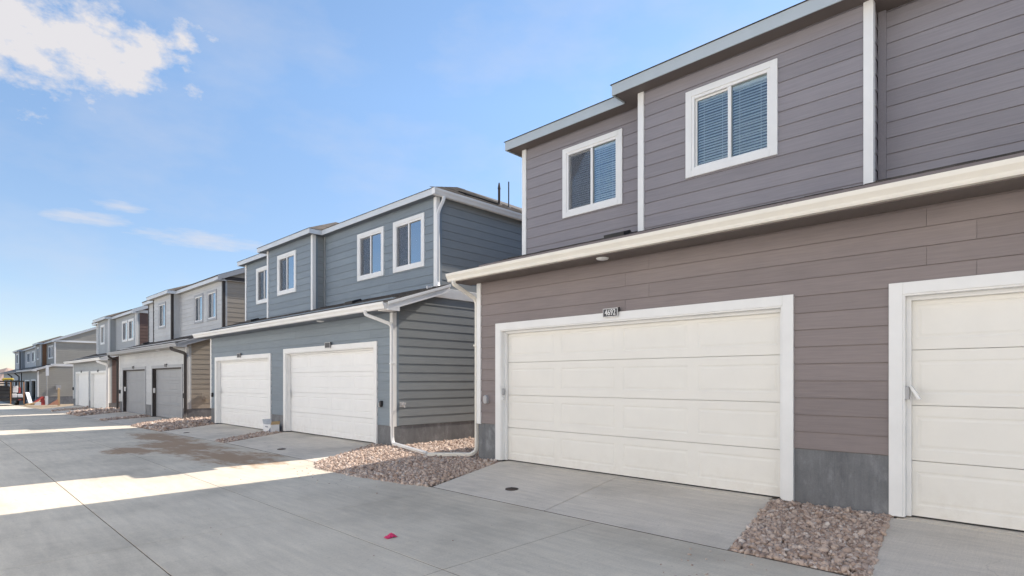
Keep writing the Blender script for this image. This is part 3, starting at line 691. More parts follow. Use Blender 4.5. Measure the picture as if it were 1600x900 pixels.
def curve_pts(pts, n=5, r=0.12):
    """round the corners of a polyline"""
    out = [Vector(pts[0])]; P = [Vector(p) for p in pts]
    for i in range(1, len(P) - 1):
        a = P[i - 1] - P[i]; b = P[i + 1] - P[i]; k = min(r, a.length * 0.45, b.length * 0.45)
        p0 = P[i] + a.normalized() * k; p1 = P[i] + b.normalized() * k
        for j in range(n + 1):
            t = j / n; out.append(p0 * (1 - t) ** 2 + P[i] * 2 * t * (1 - t) + p1 * t * t)
    out.append(P[-1]); return out
def downspout(h, pts, mat, w=0.075, d=0.055, r=0.1, straps=()):
    o = build("downspout", MB().sweep(curve_pts(pts, 5, r), w, d, up=(0.3, 1, 0.05)), mat, h['root'], smooth=False)
    for (x, y, z) in straps: build("strap", MB().box(x - 0.05, x + 0.05, y - 0.045, y + 0.045, z - 0.015, z + 0.015), mat, o)
    return o
def cover_box(h, y, z, mat, S=None, w=0.09, hgt=0.15, name="outlet_cover", d=0.06):
    S = S or h['S']; mb = MB(); n = 20
    ring = [(w / 2 * math.copysign(abs(math.cos(t)) ** 0.6, math.cos(t)), hgt / 2 * math.copysign(abs(math.sin(t)) ** 0.6, math.sin(t))) for t in [2 * math.pi * i / n for i in range(n)]]
    vs = [(S + 0.01, y + a, z + b) for a, b in ring] + [(S - d * 0.7, y + a, z + b) for a, b in ring] + [(S - d, y + a * 0.8, z + b * 0.85) for a, b in ring]
    fs = [(r * n + i, r * n + (i + 1) % n, (r + 1) * n + (i + 1) % n, (r + 1) * n + i) for r in range(2) for i in range(n)] + [tuple(range(2 * n, 3 * n))]
    o = build(name, mb.add(vs, fs), mat, h['root'])
    return o
def plaque(y, z, x, w, hgt, label, text=None, frame=STEEL):
    p = empty("address_plaque", (x, y, z), label, "house number")
    build("plate", MB().box(x - 0.012, x + 0.012, y - w / 2, y + w / 2, z - hgt / 2, z + hgt / 2), CHAR, p)
    f = MB(); t = 0.010
    f.box(x - 0.018, x - 0.004, y - w / 2 - t, y + w / 2 + t, z + hgt / 2, z + hgt / 2 + t).box(x - 0.018, x - 0.004, y - w / 2 - t, y + w / 2 + t, z - hgt / 2 - t, z - hgt / 2)
    f.box(x - 0.018, x - 0.004, y - w / 2 - t, y - w / 2, z - hgt / 2, z + hgt / 2).box(x - 0.018, x - 0.004, y + w / 2, y + w / 2 + t, z - hgt / 2, z + hgt / 2)
    build("frame", f, frame, p)
    k = 0.024 if text else 0.014
    build("light_bar", MB().box(x - k, x + 0.012, y - w / 2 - t - k, y - w / 2 - t - 0.004, z + hgt * 0.12, z + hgt / 2 + 0.012), BLACK, p)
    if text:
        c = bpy.data.curves.new("numerals", 'FONT'); c.body = text; c.align_x = 'CENTER'; c.align_y = 'CENTER'; c.size = hgt * 1.10; c.extrude = 0.004; c.offset = 0.0008
        o = bpy.data.objects.new("numerals", c); link(o)
        bpy.context.view_layer.update(); me = bpy.data.meshes.new_from_object(o.evaluated_get(bpy.context.evaluated_depsgraph_get())); bpy.data.objects.remove(o)
        me.materials.clear(); me.materials.append(WHITEP); o = link(bpy.data.objects.new("numerals", me), p)
        o.location = (-0.015, 0, 0); o.rotation_euler = (R(90), 0, R(-90)); o.scale = (0.80, 1, 1)
    return p

PAL1 = dict(lo=BROWN, up=PLUM, upx=PLUMX, side=BROWNX, trim=WHITE, door=DOORC, soffit=SOFB, soffit_u=SOFB, gut=CREAM, fascia=FASB)
PAL2 = dict(lo=BLUE, up=BLUE, upx=BLUEX, side=BLUEX, trim=WHITE, door=DOORW, soffit=SOFD, soffit_u=SOFD, gut=WHITE, fascia=FASC)
PAL3 = dict(lo=PALE, up=PALE, upx=PALE, side=TANX, trim=WHITE, ctrim=DARKT, casing=GREYT, wtrim=GREYT, jamb=DARKT, door=DOORG, soffit=SOFL, soffit_u=SOFL, gut=GREYT, fascia=FASC, rake=GREYT, band=DARKT, band2=DARKT, gable=PALE)
PAL4 = dict(lo=GREYS, up=GREYS, upx=GREYS, side=MAROONX, trim=WHITE, door=DOORW, soffit=SOFL, soffit_u=SOFL, gut=WHITE, fascia=FASC, gable=MAROONX)
PAL5 = dict(lo=BEIGE, up=BEIGE, upx=OSB, side=BEIGEX, trim=WHITE, door=DOORW, soffit=SOFL, soffit_u=SOFL, gut=WHITE, fascia=FASC, open_doors=True)
PAL6 = dict(lo=PALE, up=PALE, upx=GREYS, side=BEIGEX, trim=DARKT, door=DOORG, soffit=SOFL, soffit_u=SOFL, gut=GREYT, fascia=FASC, wtrim=WHITE)

GRP = "houses along the right side of the alley"
H1 = duplex("townhouse", "brown house with plum grey upper storey and cream garage doors, nearest to us", -4.0, 12.15, 0.0,
            [(0.06, 5.345, 0.0, 2.60), (6.345, 11.642, 0.0, 2.588)], 0.675, PAL1, 8.78, 8.40, 'hip', blinds=True, over_l=0.25, ov=0.30, FH=0.18,
            joints=((0.585, 4.79, -3.1), (1.005, 4.38, -2.7)), group=GRP)
H2 = duplex("townhouse", "dark blue grey house with two white garage doors, next to the brown house", 11.08, 12.15, -0.32,
            [(0.64, 5.77, -0.04, 2.452), (6.69, 11.67, -0.12, 2.362)], 0.442, PAL2, 8.76, 8.36, 'hip', over_r=0.11, group=GRP, butt=0.014, ov=0.22, FH=0.15)
H3 = duplex("townhouse", "pale grey house with tan side wall, dark trim and grey garage doors", 26.15, 12.0, -0.53,
            [(0.5, 5.3, -0.25, 2.19), (6.37, 11.2, -0.27, 2.18)], 0.30, PAL3, 8.90, 8.5, 'gable', lb=(6.0, 9.3), group=GRP,
            wins=dict(main=[(0.75, 2.0), (2.55, 3.8)], block=[(7.0, 8.3)], left=[]))
H4 = duplex("townhouse", "mid grey house with maroon brown side wall and white garage doors", 40.95, 11.9, -0.73,
            [(0.5, 5.3, -0.36, 2.08), (6.0, 10.8, -0.38, 2.09)], 0.12, PAL4, 8.90, 8.5, 'gable', lb=(5.6, 9.1), stuff=True, group=GRP,
            wins=dict(main=[(0.6, 2.0), (2.25, 3.65)], block=[(6.8, 8.1)], left=[]))
H5 = duplex("townhouse", "unfinished beige house with dark open garages and wide beige gable wall", 72.9, 13.3, -1.04,
            [(1.3, 5.0, -0.70, 1.53), (6.2, 10.4, -0.74, 1.48)], -0.19, PAL5, 8.80, 8.3, 'gable', lb=(5.8, 9.6), stuff=True, group=GRP, tabs=False,
            wins=dict(main=[(0.9, 2.1), (2.3, 4.2)], block=[(6.8, 8.4)], left=[(10.4, 12.6)]))
H6 = duplex("townhouse", "white walled house with dark downspouts at the far end of the row", 87.3, 22.0, -1.12,
            [(2.0, 6.5, -0.85, 1.45), (8.5, 13.0, -0.85, 1.45), (15.5, 20.0, -0.85, 1.45)], -0.3, PAL6, 8.80, 8.3, 'gable', lb=(11.5, 17.0), stuff=True, group=GRP, tabs=False,
            wins=dict(main=[(1.0, 3.6), (6.0, 8.6)], block=[(12.6, 15.4)], left=[(18.0, 20.0)]))
for y in (89.0, 97.6): downspout(H6, [(7.0, y, 2.3), (7.30, y, 2.0), (7.42, y, 1.9), (7.42, y, -0.8)], DARKT, 0.12, 0.08)

# house 1 fittings
soffit_light(H1, 5.05); roof_vent(H1, 5.42)
cover_box(H1, 7.90, 1.147, GREYP, w=0.10, hgt=0.165)
downspout(H1, [(6.98, 8.30, 3.43), (6.98, 8.30, 3.36), (7.50, 8.215, 3.10), (7.50, 8.215, 0.14), (7.44, 8.30, 0.05), (6.88, 8.98, 0.04)], CREAM, straps=((7.50, 8.215, 2.2),))
build("keypad", MB().box(7.478, 7.536, 7.468, 7.494, 1.24, 1.36).box(7.484, 7.530, 7.460, 7.469, 1.25, 1.35), GREYP, H1['root'], bevel=0.006, label="light grey keypad on the left jamb of the wide garage door")
build("lock_plate", MB().cyl((7.507, 7.494, 1.17), (7.507, 7.470, 1.17), 0.034, 0.030, 16).cyl((7.507, 7.471, 1.17), (7.507, 7.462, 1.17), 0.012, 0.012, 10), WHITEP, H1['root'])
kp = build("keypad", MB().box(7.466, 7.526, 1.160, 1.197, 1.31, 1.455), GREYP, H1['root'], bevel=0.005, label="white keypad with its cover swung open beside the right garage door")
build("cover", MB().hexa([(7.46, 1.05, 1.315), (7.52, 1.05, 1.315), (7.52, 1.085, 1.315), (7.46, 1.085, 1.315)], [(7.46, 1.135, 1.465), (7.52, 1.135, 1.465), (7.52, 1.165, 1.465), (7.46, 1.165, 1.465)]), WHITEP, kp, bevel=0.004)
plaque(5.025, 2.580, S0 - 0.045, 0.255, 0.115, "framed charcoal plaque with white number 4692 above the wide cream garage door", "4692")
# house 2 fittings
soffit_light(H2, 14.1); roof_vent(H2, 14.15); roof_vent(H2, 21.2)
h = H2
gutter_x = MB()
build("gutter", MB().prism([(h['yR'] + u, h['z1f'] + z) for u, z in [(0, 0), (0, -0.15), (-0.07, -0.15), (-0.085, -0.12), (-0.10, -0.075), (-0.12, -0.045), (-0.125, 0.0), (-0.11, 0.0), (-0.105, -0.02), (-0.012, -0.03)]], 'x', h['xf'] - 0.01, 20.0), WHITE, h['root'])
build("gutter_cap", MB().box(h['xf'] - 0.012, h['xf'] - 0.002, h['yR'] - 0.12, h['yR'], h['z1f'] - 0.15, h['z1f'] - 0.002), WHITE, h['root'])
gy = h['yR'] - 0.055; zt = h['z1f'] - 0.15
downspout(H2, [(8.86, gy, zt + 0.02), (8.86, gy, zt - 0.06), (8.76, 11.02, zt - 0.38), (8.76, 11.02, 3.93), (8.70, 10.92, 3.82), (8.60, 10.85, 3.79)], WHITE, 0.08, 0.06, 0.12)
downspout(H2, [(6.98, 11.45, 3.13), (6.98, 11.45, 3.03), (7.43, 11.03, 2.80), (7.43, 11.03, 0.20), (7.40, 10.95, 0.06), (6.95, 9.10, 0.05)], WHITE, 0.075, 0.055, 0.12, straps=((7.43, 11.03, 1.9),))
cover_box(H2, 11.52, 0.955, BLACK, w=0.07, hgt=0.15, name="keypad"); cover_box(H2, 11.58, 0.93, GREYP, w=0.05, hgt=0.12, name="keypad", d=0.05)
cover_box(H2, 23.0, 0.95, BLACK, w=0.08, hgt=0.16, name="keypad")
build("hose_bib", MB().cyl((7.72, 11.08, 0.94), (7.72, 10.95, 0.93), 0.02, 0.016, 10).cyl((7.72, 10.96, 0.93), (7.72, 10.945, 0.87), 0.014, 0.014, 10).cyl((7.72, 10.96, 0.945), (7.72, 10.96, 0.99), 0.035, 0.035, 12).box(7.67, 7.77, 11.05, 11.078, 0.88, 1.0), GREYP, H2['root'])
for y in (16.62, 22.5): build("keypad", MB().box(S0 + 0.05, S0 + 0.075, y - 0.03, y + 0.02, 1.02, 1.22), WHITEP, H2['root'])
plaque(14.05, 2.45, S0 - 0.045, 0.27, 0.13, "grey plaque above the white garage door with the light streaks, nearest on the blue house")
plaque(20.30, 2.36, S0 - 0.045, 0.27, 0.13, "grey plaque above the farther white garage door of the blue house")
# stink pipes on the roof of house 2, seen over the gutter
zr2 = lambda y: H2['zr0'] + (y - H2['yR']) * H2['slope']
for (px_, hp_, rp_, m_) in ((13.05, 0.55, 0.042, IRON), (13.5, 0.88, 0.022, CHAR)):
    zb_ = zr2(13.2); mbp = MB().cyl((px_, 13.2, zb_ - 0.05), (px_, 13.2, zb_ + hp_), rp_, rp_, 14).cyl((px_, 13.2, zb_ - 0.03), (px_, 13.2, zb_ + 0.05), 0.11, rp_ + 0.01, 14)
    if rp_ > 0.03: mbp.cyl((px_, 13.2, zb_ + hp_ - 0.02), (px_, 13.2, zb_ + hp_ + 0.18), rp_ * 1.25, rp_ * 0.5, 14)
    build("vent_pipe", mbp, m_, H2['root'])
for (x, y) in ((11.2, 12.6), (12.0, 12.6)):
    z = zr2(y); build("roof_vent", MB().hexa([(x - 0.28, y - 0.2, z - 0.10), (x + 0.28, y - 0.2, z - 0.10), (x + 0.28, y + 0.2, z + 0.08), (x - 0.28, y + 0.2, z + 0.08)], [(x - 0.24, y - 0.16, z + 0.0), (x + 0.24, y - 0.16, z + 0.0), (x + 0.24, y + 0.2, z + 0.16), (x - 0.24, y + 0.2, z + 0.16)]), SOOT, H2['root'])
# house 3, 4 fittings
soffit_light(H3, 29.5)
downspout(H3, [(6.98, 26.45, 2.90), (6.98, 26.45, 2.80), (7.40, 26.06, 2.62), (7.40, 26.06, 0.10), (7.3, 25.9, -0.06), (7.1, 25.2, -0.12)], DARKT, 0.12, 0.07)
downspout(H3, [(6.98, 38.2, 2.90), (6.98, 38.2, 2.80), (7.40, 38.24, 2.62), (7.40, 38.24, -0.1)], DARKT, 0.1, 0.07)
roof_vent(H3, 26.6, 8.5); roof_vent(H3, 36.5, 8.4)
for y in (31.27, 37.12): cover_box(H3, y, 1.0, WHITEP, S0 + 0.08, 0.07, 0.24, "keypad")
for (hh, y) in ((H3, 26.4), (H3, 37.9), (H4, 41.15), (H4, 52.7)): cover_box(hh, y, 0.85, CHAR, w=0.08, hgt=0.22, name="wall_lamp", d=0.08)
build("meter_box", MB().box(8.05, 8.35, 26.07, 26.14, 0.68, 0.95).cyl((8.2, 26.07, 0.82), (8.2, 26.04, 0.82), 0.08, 0.08, 14), TANX, H3['root'])
plaque(29.0, 2.17, S0 - 0.045, 0.27, 0.13, "small plaque over the nearer grey garage door")
plaque(34.9, 2.16, S0 - 0.045, 0.27, 0.13, "small plaque over the farther grey garage door")
plaque(43.8, 2.07, S0 - 0.045, 0.27, 0.13, "tiny plaque over the nearer white door of the maroon sided house")
plaque(49.4, 2.08, S0 - 0.045, 0.27, 0.13, "tiny plaque over the farther white door of the maroon sided house")
downspout(H4, [(6.98, 41.25, 2.70), (6.98, 41.25, 2.60), (7.40, 40.86, 2.42), (7.40, 40.86, -0.30)], WHITE, 0.13, 0.08)
# house 5 fittings: doors between the dark openings, outlets on the gable wall
build("meter_box", MB().box(8.9, 9.3, 72.80, 72.89, 0.5, 0.95), GREYP, H5['root'])
build("notice", MB().box(11.6, 12.0, 72.86, 72.89, 0.1, 0.55), PAPER, H5['root'])

# ------------------------------------------------------------------ unseen houses across the alley, made tall, white and gapless to bounce sunlight
def far_side(yc, wall_mat, label):
    root = empty("unseen_fill_house", (-4.7, yc, zr(yc)), label, "house", "unseen light bouncing houses across the alley"); W = 15.2; x1 = -4.7; x0 = -17
    z = zr(yc); y0, y1 = yc - W / 2 + 0.01, yc + W / 2 - 0.01; HT = 9.0
    dz = [(y0 + 1.6, y0 + 6.4), (y0 + 8.8, y0 + 13.6)]
    wz = [(y0 + q, y0 + q + 1.3, z + k, z + k + 1.3) for q in (1.4, 4.4, 9.0, 12.2) for k in (3.9, 6.7)]
    mb = MB()
    for (b0, b1, k0, k1) in subtract((y0, y1, z, z + HT), [(a, b, z, z + 2.5) for a, b in dz] + wz): mb.box(x1 - 0.2, x1, b0, b1, k0, k1)
    mb.box(x0, x1 - 0.2, y0, y0 + 0.2, z, z + HT).box(x0, x1 - 0.2, y1 - 0.2, y1, z, z + HT).box(x0, x0 + 0.2, y0 + 0.2, y1 - 0.2, z, z + HT)
    build("wall", mb, wall_mat, root)
    for a, b in dz: build("garage_door", MB().box(x1 - 0.18, x1 - 0.14, a, b, z, z + 2.5), DOORW, root)
    for (a, b, k0, k1) in wz: build("window", MB().box(x1 - 0.12, x1 - 0.10, a, b, k0, k1), INTER, root)
    xm_ = (x0 + x1) / 2
    build("roof", MB().add([(x1 + 0.4, y0, z + HT), (xm_, y0, z + HT + 2.4), (x0 - 0.4, y0, z + HT), (x1 + 0.4, y1, z + HT), (xm_, y1, z + HT + 2.4), (x0 - 0.4, y1, z + HT)], [(0, 1, 2), (5, 4, 3), (0, 3, 4, 1), (1, 4, 5, 2), (2, 5, 3, 0)]), SHING, root)
for yc, lb_ in ((-13.5, "unseen house made tall and white to bounce sunlight, across the alley behind the viewer"), (1.7, "unseen house made tall and white to bounce sunlight, straight across from the brown house"), (16.9, "unseen house made tall and white to bounce sunlight, across from the blue house"),
                    (32.1, "unseen house made tall and white to bounce sunlight, across from the tan sided house"), (47.3, "unseen house made tall and white to bounce sunlight, across from the maroon sided house")):
    far_side(yc, WHITE, lb_)

# ------------------------------------------------------------------ ground, road, driveways
ys = [-300, -60, 15, 26, 41, 68, 100, 300, 900]
mb = MB()
for x in (-700, -8, 9, 700):
    mb.v += [(x, y, zr(y) - 0.16) for y in ys]
n = len(ys)
mb.f += [(i * n + j, (i + 1) * n + j, (i + 1) * n + j + 1, i * n + j + 1) for i in range(3) for j in range(n - 1)]
build("ground", mb, DIRT, kind="structure")

road = empty("road", (0, 0, 0), kind="structure")
XS = [-2.55, 1.42, 3.115, 5.385]
yj = [3.85 + 2.76 * i for i in range(-5, 12)]
mb = MB()
for a, b in zip(YK[:-1], YK[1:-1] + [140]):
    mb.hexa([(XS[0], a, zr(a) - 0.15), (5.42, a, zr(a) - 0.15), (5.42, b, zr(b) - 0.15), (XS[0], b, zr(b) - 0.15)], [(XS[0], a, zr(a) - 0.0025), (5.42, a, zr(a) - 0.0025), (5.42, b, zr(b) - 0.0025), (XS[0], b, zr(b) - 0.0025)])
build("joint_filler", mb, JOINT, road)
def slab(x0, x1, y0, y1, g=(0.0038, 0.003)):
    gx = g[0]; gy = g[1]; b = 0.003; mb = MB()
    def dz(x, y): return zr(y) + (0.02 if x < 0 else 0)
    p = [(x0 + gx, y0 + gy), (x1 - gx, y0 + gy), (x1 - gx, y1 - gy), (x0 + gx, y1 - gy)]
    q = [(x0 + gx + b, y0 + gy + b), (x1 - gx - b, y0 + gy + b), (x1 - gx - b, y1 - gy - b), (x0 + gx + b, y1 - gy - b)]
    vs = [(x, y, zr(y) - 0.03) for x, y in p] + [(x, y, zr(y) - 0.004) for x, y in p] + [(x, y, zr(y)) for x, y in q]
    mb.add(vs, [(0, 1, 5, 4), (1, 2, 6, 5), (2, 3, 7, 6), (3, 0, 4, 7), (4, 5, 9, 8), (5, 6, 10, 9), (6, 7, 11, 10), (7, 4, 8, 11), (8, 9, 10, 11)])
    return mb
for i, (a, b) in enumerate(zip(yj, yj[1:])):
    for (x0, x1) in zip(XS, XS[1:]):
        build("slab", slab(x0, x1, a, b), ROADM, road)
mb = MB()
for (x0, x1) in zip(XS, XS[1:]):
    for a, b in ((yj[-1], 41), (41, 54.5), (54.5, 68), (68, 100), (100, 140)):
        s = slab(x0, x1, a, b); mb.add(s.v, s.f)
    s = slab(x0, x1, -60, yj[0]); mb.add(s.v, s.f)
build("far_slabs", mb, ROADM, road)

def drive_slab(parent, pts, zs_, th=0.14):
    """pts ccw plan corners with a level each; small rounded arris"""
    c = Vector((sum(p[0] for p in pts) / len(pts), sum(p[1] for p in pts) / len(pts)))
    n = len(pts); mb = MB(); q = []
    for p in pts:
        d = (c - Vector(p)); d = d.normalized() * 0.012; q.append((p[0] + d.x, p[1] + d.y))
    vs = [(x, y, z - th) for (x, y), z in zip(pts, zs_)] + [(x, y, z - 0.006) for (x, y), z in zip(pts, zs_)] + [(x, y, z) for (x, y), z in zip(q, zs_)]
    fs = [(i, (i + 1) % n, n + (i + 1) % n, n + i) for i in range(n)] + [(n + i, n + (i + 1) % n, 2 * n + (i + 1) % n, 2 * n + i) for i in range(n)] + [tuple(range(2 * n, 3 * n))]
    mb.add(vs, fs); return build("slab", mb, DRIVE, parent)
def driveway(y0r, y0d, y1r, y1d, ym_r, ym_d, zb, flare=None):
    d = empty("driveway", (6.4, (y0d + y1d) / 2, zb), kind="structure")
    x0, x1 = 5.402, 7.44; z0 = zr((y0r + y1r) / 2) + 0.002; g = 0.004
    t = [(y0r, y0d, ym_r - g, ym_d - g), (ym_r + g, ym_d + g, y1r, y1d)]
    for (a0, a1, b0, b1) in t:
        drive_slab(d, [(x0, a0), (x1, a1), (x1, b1), (x0, b0)], [zr(a0) - 0.002, zb - 0.008, zb - 0.008, zr(b0) - 0.002])
    # threshold strip under the door
    drive_slab(d, [(x1 + 0.008, y0d + 0.05), (S0 + 0.25, y0d + 0.05), (S0 + 0.25, y1d - 0.05), (x1 + 0.008, y1d - 0.05)], [zb - 0.006, zb, zb, zb - 0.006])
    return d
D1 = driveway(2.30, 2.60, 6.95, 7.50, 4.66, 4.95, 0.0)
D0 = driveway(-3.9, -4.0, 1.12, 1.33, -1.2, -1.2, 0.0)
D2 = driveway(10.75, 11.85, 15.75, 16.75, 13.2, 14.2, -0.05)
D3 = driveway(16.6, 17.85, 21.6, 22.6, 19.1, 20.2, -0.13)
for hh, z in ((H3, -0.26), (H4, -0.38)):
    y = hh['yr']; driveway(y - 0.3, y + 0.65, y + 4.6, y + 5.2, y + 2.2, y + 2.9, z); driveway(y + 5.4, y + 6.45, y + 10.4, y + 11.1, y + 7.9, y + 8.8, z)

# ------------------------------------------------------------------ gravel
ICO = bmesh.new(); bmesh.ops.create_icosphere(ICO, subdivisions=1, radius=1.0)
ICV = np.array([v.co[:] for v in ICO.verts]); ICF = np.array([[v.index for v in f.verts] for f in ICO.faces]); ICO.free()
def in_poly(P, poly):
    x, y = P[:, 0], P[:, 1]; c = np.zeros(len(P), bool); n = len(poly)
    for i in range(n):
        x0, y0 = poly[i]; x1, y1 = poly[(i + 1) % n]
        k = ((y0 > y) != (y1 > y)) & (x < (x1 - x0) * (y - y0) / ((y1 - y0) + 1e-12) + x0); c ^= k
    return c
def edge_dist(P, poly):
    d = np.full(len(P), 9.0); n = len(poly)
    for i in range(n):
        a = np.array(poly[i]); b = np.array(poly[(i + 1) % n]); t = np.clip(((P - a) @ (b - a)) / ((b - a) @ (b - a)), 0, 1)
        d = np.minimum(d, np.linalg.norm(P - (a + t[:, None] * (b - a)), axis=1))
    return d
def gravel(poly, zf, count, size, label, strays=0):
    """zf(P, d) -> height of the bed; stones strewn over it, a few strays on the concrete"""
    poly = [tuple(p) for p in poly]; lo = np.min(poly, 0); hi = np.max(poly, 0)
    P = rng.uniform(lo, hi, (int(count * 3), 2)); P = P[in_poly(P, poly)][:count]
    d = edge_dist(P, poly); Z = zf(P, d)
    r = size * rng.lognormal(0, 0.38, len(P)); r = np.clip(r, size * 0.4, size * 2.2)
    Z = Z + r * rng.uniform(-0.1, 0.75, len(P))
    n = len(P)
    V = ICV[None] * (1 + rng.uniform(-0.28, 0.28, (n, len(ICV), 1)))
    S_ = np.stack([rng.uniform(0.8, 1.5, n), rng.uniform(0.65, 1.1, n), rng.uniform(0.45, 0.85, n)], 1); V = V * S_[:, None, :] * r[:, None, None]
    q = rng.normal(size=(n, 4)); q /= np.linalg.norm(q, axis=1)[:, None]; w, x, y, z = q.T
    M = np.stack([1 - 2 * (y * y + z * z), 2 * (x * y - z * w), 2 * (x * z + y * w), 2 * (x * y + z * w), 1 - 2 * (x * x + z * z), 2 * (y * z - x * w), 2 * (x * z - y * w), 2 * (y * z + x * w), 1 - 2 * (x * x + y * y)], 1).reshape(n, 3, 3)
    V = np.einsum('nij,nkj->nki', M, V) + np.concatenate([P, Z[:, None]], 1)[:, None, :]
    k = len(ICV); F = (ICF[None] + (np.arange(n) * k)[:, None, None]).reshape(-1, 3); V = V.reshape(-1, 3)
    # the bed under the stones
    step = 0.12; gx = np.arange(lo[0], hi[0] + step, step); gy = np.arange(lo[1], hi[1] + step, step)
    G = np.stack(np.meshgrid(gx, gy, indexing='ij'), -1).reshape(-1, 2); ins = in_poly(G, poly); gz = zf(G, np.where(ins, edge_dist(G, poly), 0.0)) - 0.012
    gi = ins.reshape(len(gx), len(gy)); base = len(V); bf = []
    for i in range(len(gx) - 1):
        for j in range(len(gy) - 1):
            if gi[i, j] and gi[i + 1, j] and gi[i, j + 1] and gi[i + 1, j + 1]:
                o = base + i * len(gy) + j; bf += [(o, o + len(gy), o + len(gy) + 1), (o, o + len(gy) + 1, o + 1)]
    bf = np.array(bf).reshape(-1, 3)
    V = np.concatenate([V, np.concatenate([G, gz[:, None]], 1)]); F2 = np.concatenate([F, bf]).astype(np.int32)
    me = bpy.data.meshes.new("gravel"); me.vertices.add(len(V)); me.vertices.foreach_set("co", V.astype(np.float32).ravel())
    me.loops.add(len(F2) * 3); me.loops.foreach_set("vertex_index", F2.ravel()); me.polygons.add(len(F2))
    me.polygons.foreach_set("loop_start", np.arange(0, len(F2) * 3, 3, dtype=np.int32))
    mi = np.zeros(len(F2), np.int32); mi[len(F):] = 1; me.polygons.foreach_set("material_index", mi)
    me.materials.append(STONE); me.materials.append(BED); me.update(); me.validate()
    o = link(bpy.data.objects.new("gravel", me)); return tag(o, label, "gravel", None, "stuff")
zrv = lambda y: np.interp(y, YK, ZK)
def bedz(zb, crown, xin=7.45):
    def f(P, d):
        t = np.clip((P[:, 0] - 5.4) / (xin - 5.4), 0, 1); base = zrv(P[:, 1]) * (1 - t) + zb * t
        return base - 0.015 + crown * np.clip(d / 0.5, 0, 1) ** 0.7
    return f
gravel([(5.45, 1.12), (7.44, 1.33), (7.52, 1.3), (7.52, 2.45), (7.44, 2.6), (5.41, 2.29)], bedz(-0.005, 0.02), 6800, 0.0180, "crushed pinkish stone between the two cream garage doors")
gravel([(5.37, 7.0), (7.44, 7.52), (7.5, 7.6), (7.5, 8.14), (12.0, 8.14), (12.0, 11.08), (7.5, 11.08), (7.45, 11.8), (5.37, 10.68), (5.02, 9.95), (5.05, 8.6), (5.2, 7.6)], bedz(-0.03, 0.045), 36000, 0.0195, "crushed stone mound in the gap between the brown and the blue house")
gravel([(5.4, 15.85), (7.44, 16.85), (7.5, 17.75), (5.4, 16.52)], bedz(-0.08, 0.03), 4500, 0.021, "narrow stone strip between the two driveways of the blue house")
gravel([(5.42, 21.75), (7.44, 22.75), (7.5, 23.15), (13.0, 23.2), (13.0, 26.1), (7.5, 26.1), (7.44, 26.75), (5.42, 25.75)], bedz(-0.17, 0.08), 13000, 0.032, "crushed stone in the gap between the blue and the tan sided house")
gravel([(5.42, 30.85), (7.44, 31.45), (7.5, 32.5), (5.42, 31.45)], bedz(-0.27, 0.03), 2400, 0.032, "stone strip between the grey garage doors")
gravel([(5.42, 36.7), (7.44, 37.4), (7.5, 38.1), (13.0, 38.1), (13.0, 40.9), (7.5, 40.9), (7.44, 41.5), (5.42, 40.6)], bedz(-0.30, 0.08), 8000, 0.042, "crushed stone in the gap beside the maroon side wall")
gravel([(5.42, 45.65), (7.44, 46.3), (7.5, 47.2), (5.42, 46.25)], bedz(-0.4, 0.03), 1500, 0.042, "stone strip between the white doors of the maroon sided house")

# ------------------------------------------------------------------ small things near the camera
def utility_cover(x, y, z, label):
    o = empty("utility_cover", (x, y, z), label, "utility cover")
    build("ring", MB().cyl((x, y, z - 0.03), (x, y, z + 0.006), 0.10, 0.098, 24), IRON, o)
    mb = MB().cyl((x, y, z + 0.004), (x, y, z + 0.010), 0.083, 0.08, 24)
    for i in range(-3, 4): mb.box(x - 0.055, x + 0.055, y + i * 0.017 - 0.004, y + i * 0.017 + 0.004, z + 0.009, z + 0.013)
    build("lid", mb, IRON, o)
def slopez(x, y, zb): t = (x - 5.393) / (7.44 - 5.393); return zr(y) * (1 - t) + (zb - 0.008) * t
utility_cover(6.0, 5.80, slopez(6.0, 5.8, 0.0) + 0.002, "rusty round cover in the driveway of the cream door")
utility_cover(5.78, 13.15, slopez(5.78, 13.15, -0.05) + 0.002, "rusty round cover in the driveway nearest on the blue house")
utility_cover(5.75, 20.1, slopez(5.75, 20.1, -0.13) + 0.002, "rusty round cover in the farther driveway of the blue house")
# crumpled magenta scrap
mb = MB(); vs = []
for i in range(11):
    for j in range(7):
        vs.append((3.37 + (i - 5) * 0.013 + random.uniform(-.006, .006), 5.03 + (j - 3) * 0.014 + random.uniform(-.006, .006), -0.128 + 0.035 * max(0, 1 - ((i - 5) / 5.5) ** 2 - ((j - 3) / 3.5) ** 2) * random.uniform(0.25, 1.3) + 0.004))
n = len(vs); vs += [(x, y, z - 0.003) for x, y, z in vs]
fs = [(i * 7 + j, (i + 1) * 7 + j, (i + 1) * 7 + j + 1, i * 7 + j + 1) for i in range(10) for j in range(6)]
fs += [tuple(n + q for q in f[::-1]) for f in fs]
build("wrapper", mb.add(vs, fs), PINK, label="crumpled magenta scrap lying on the bare concrete road", cat="litter")
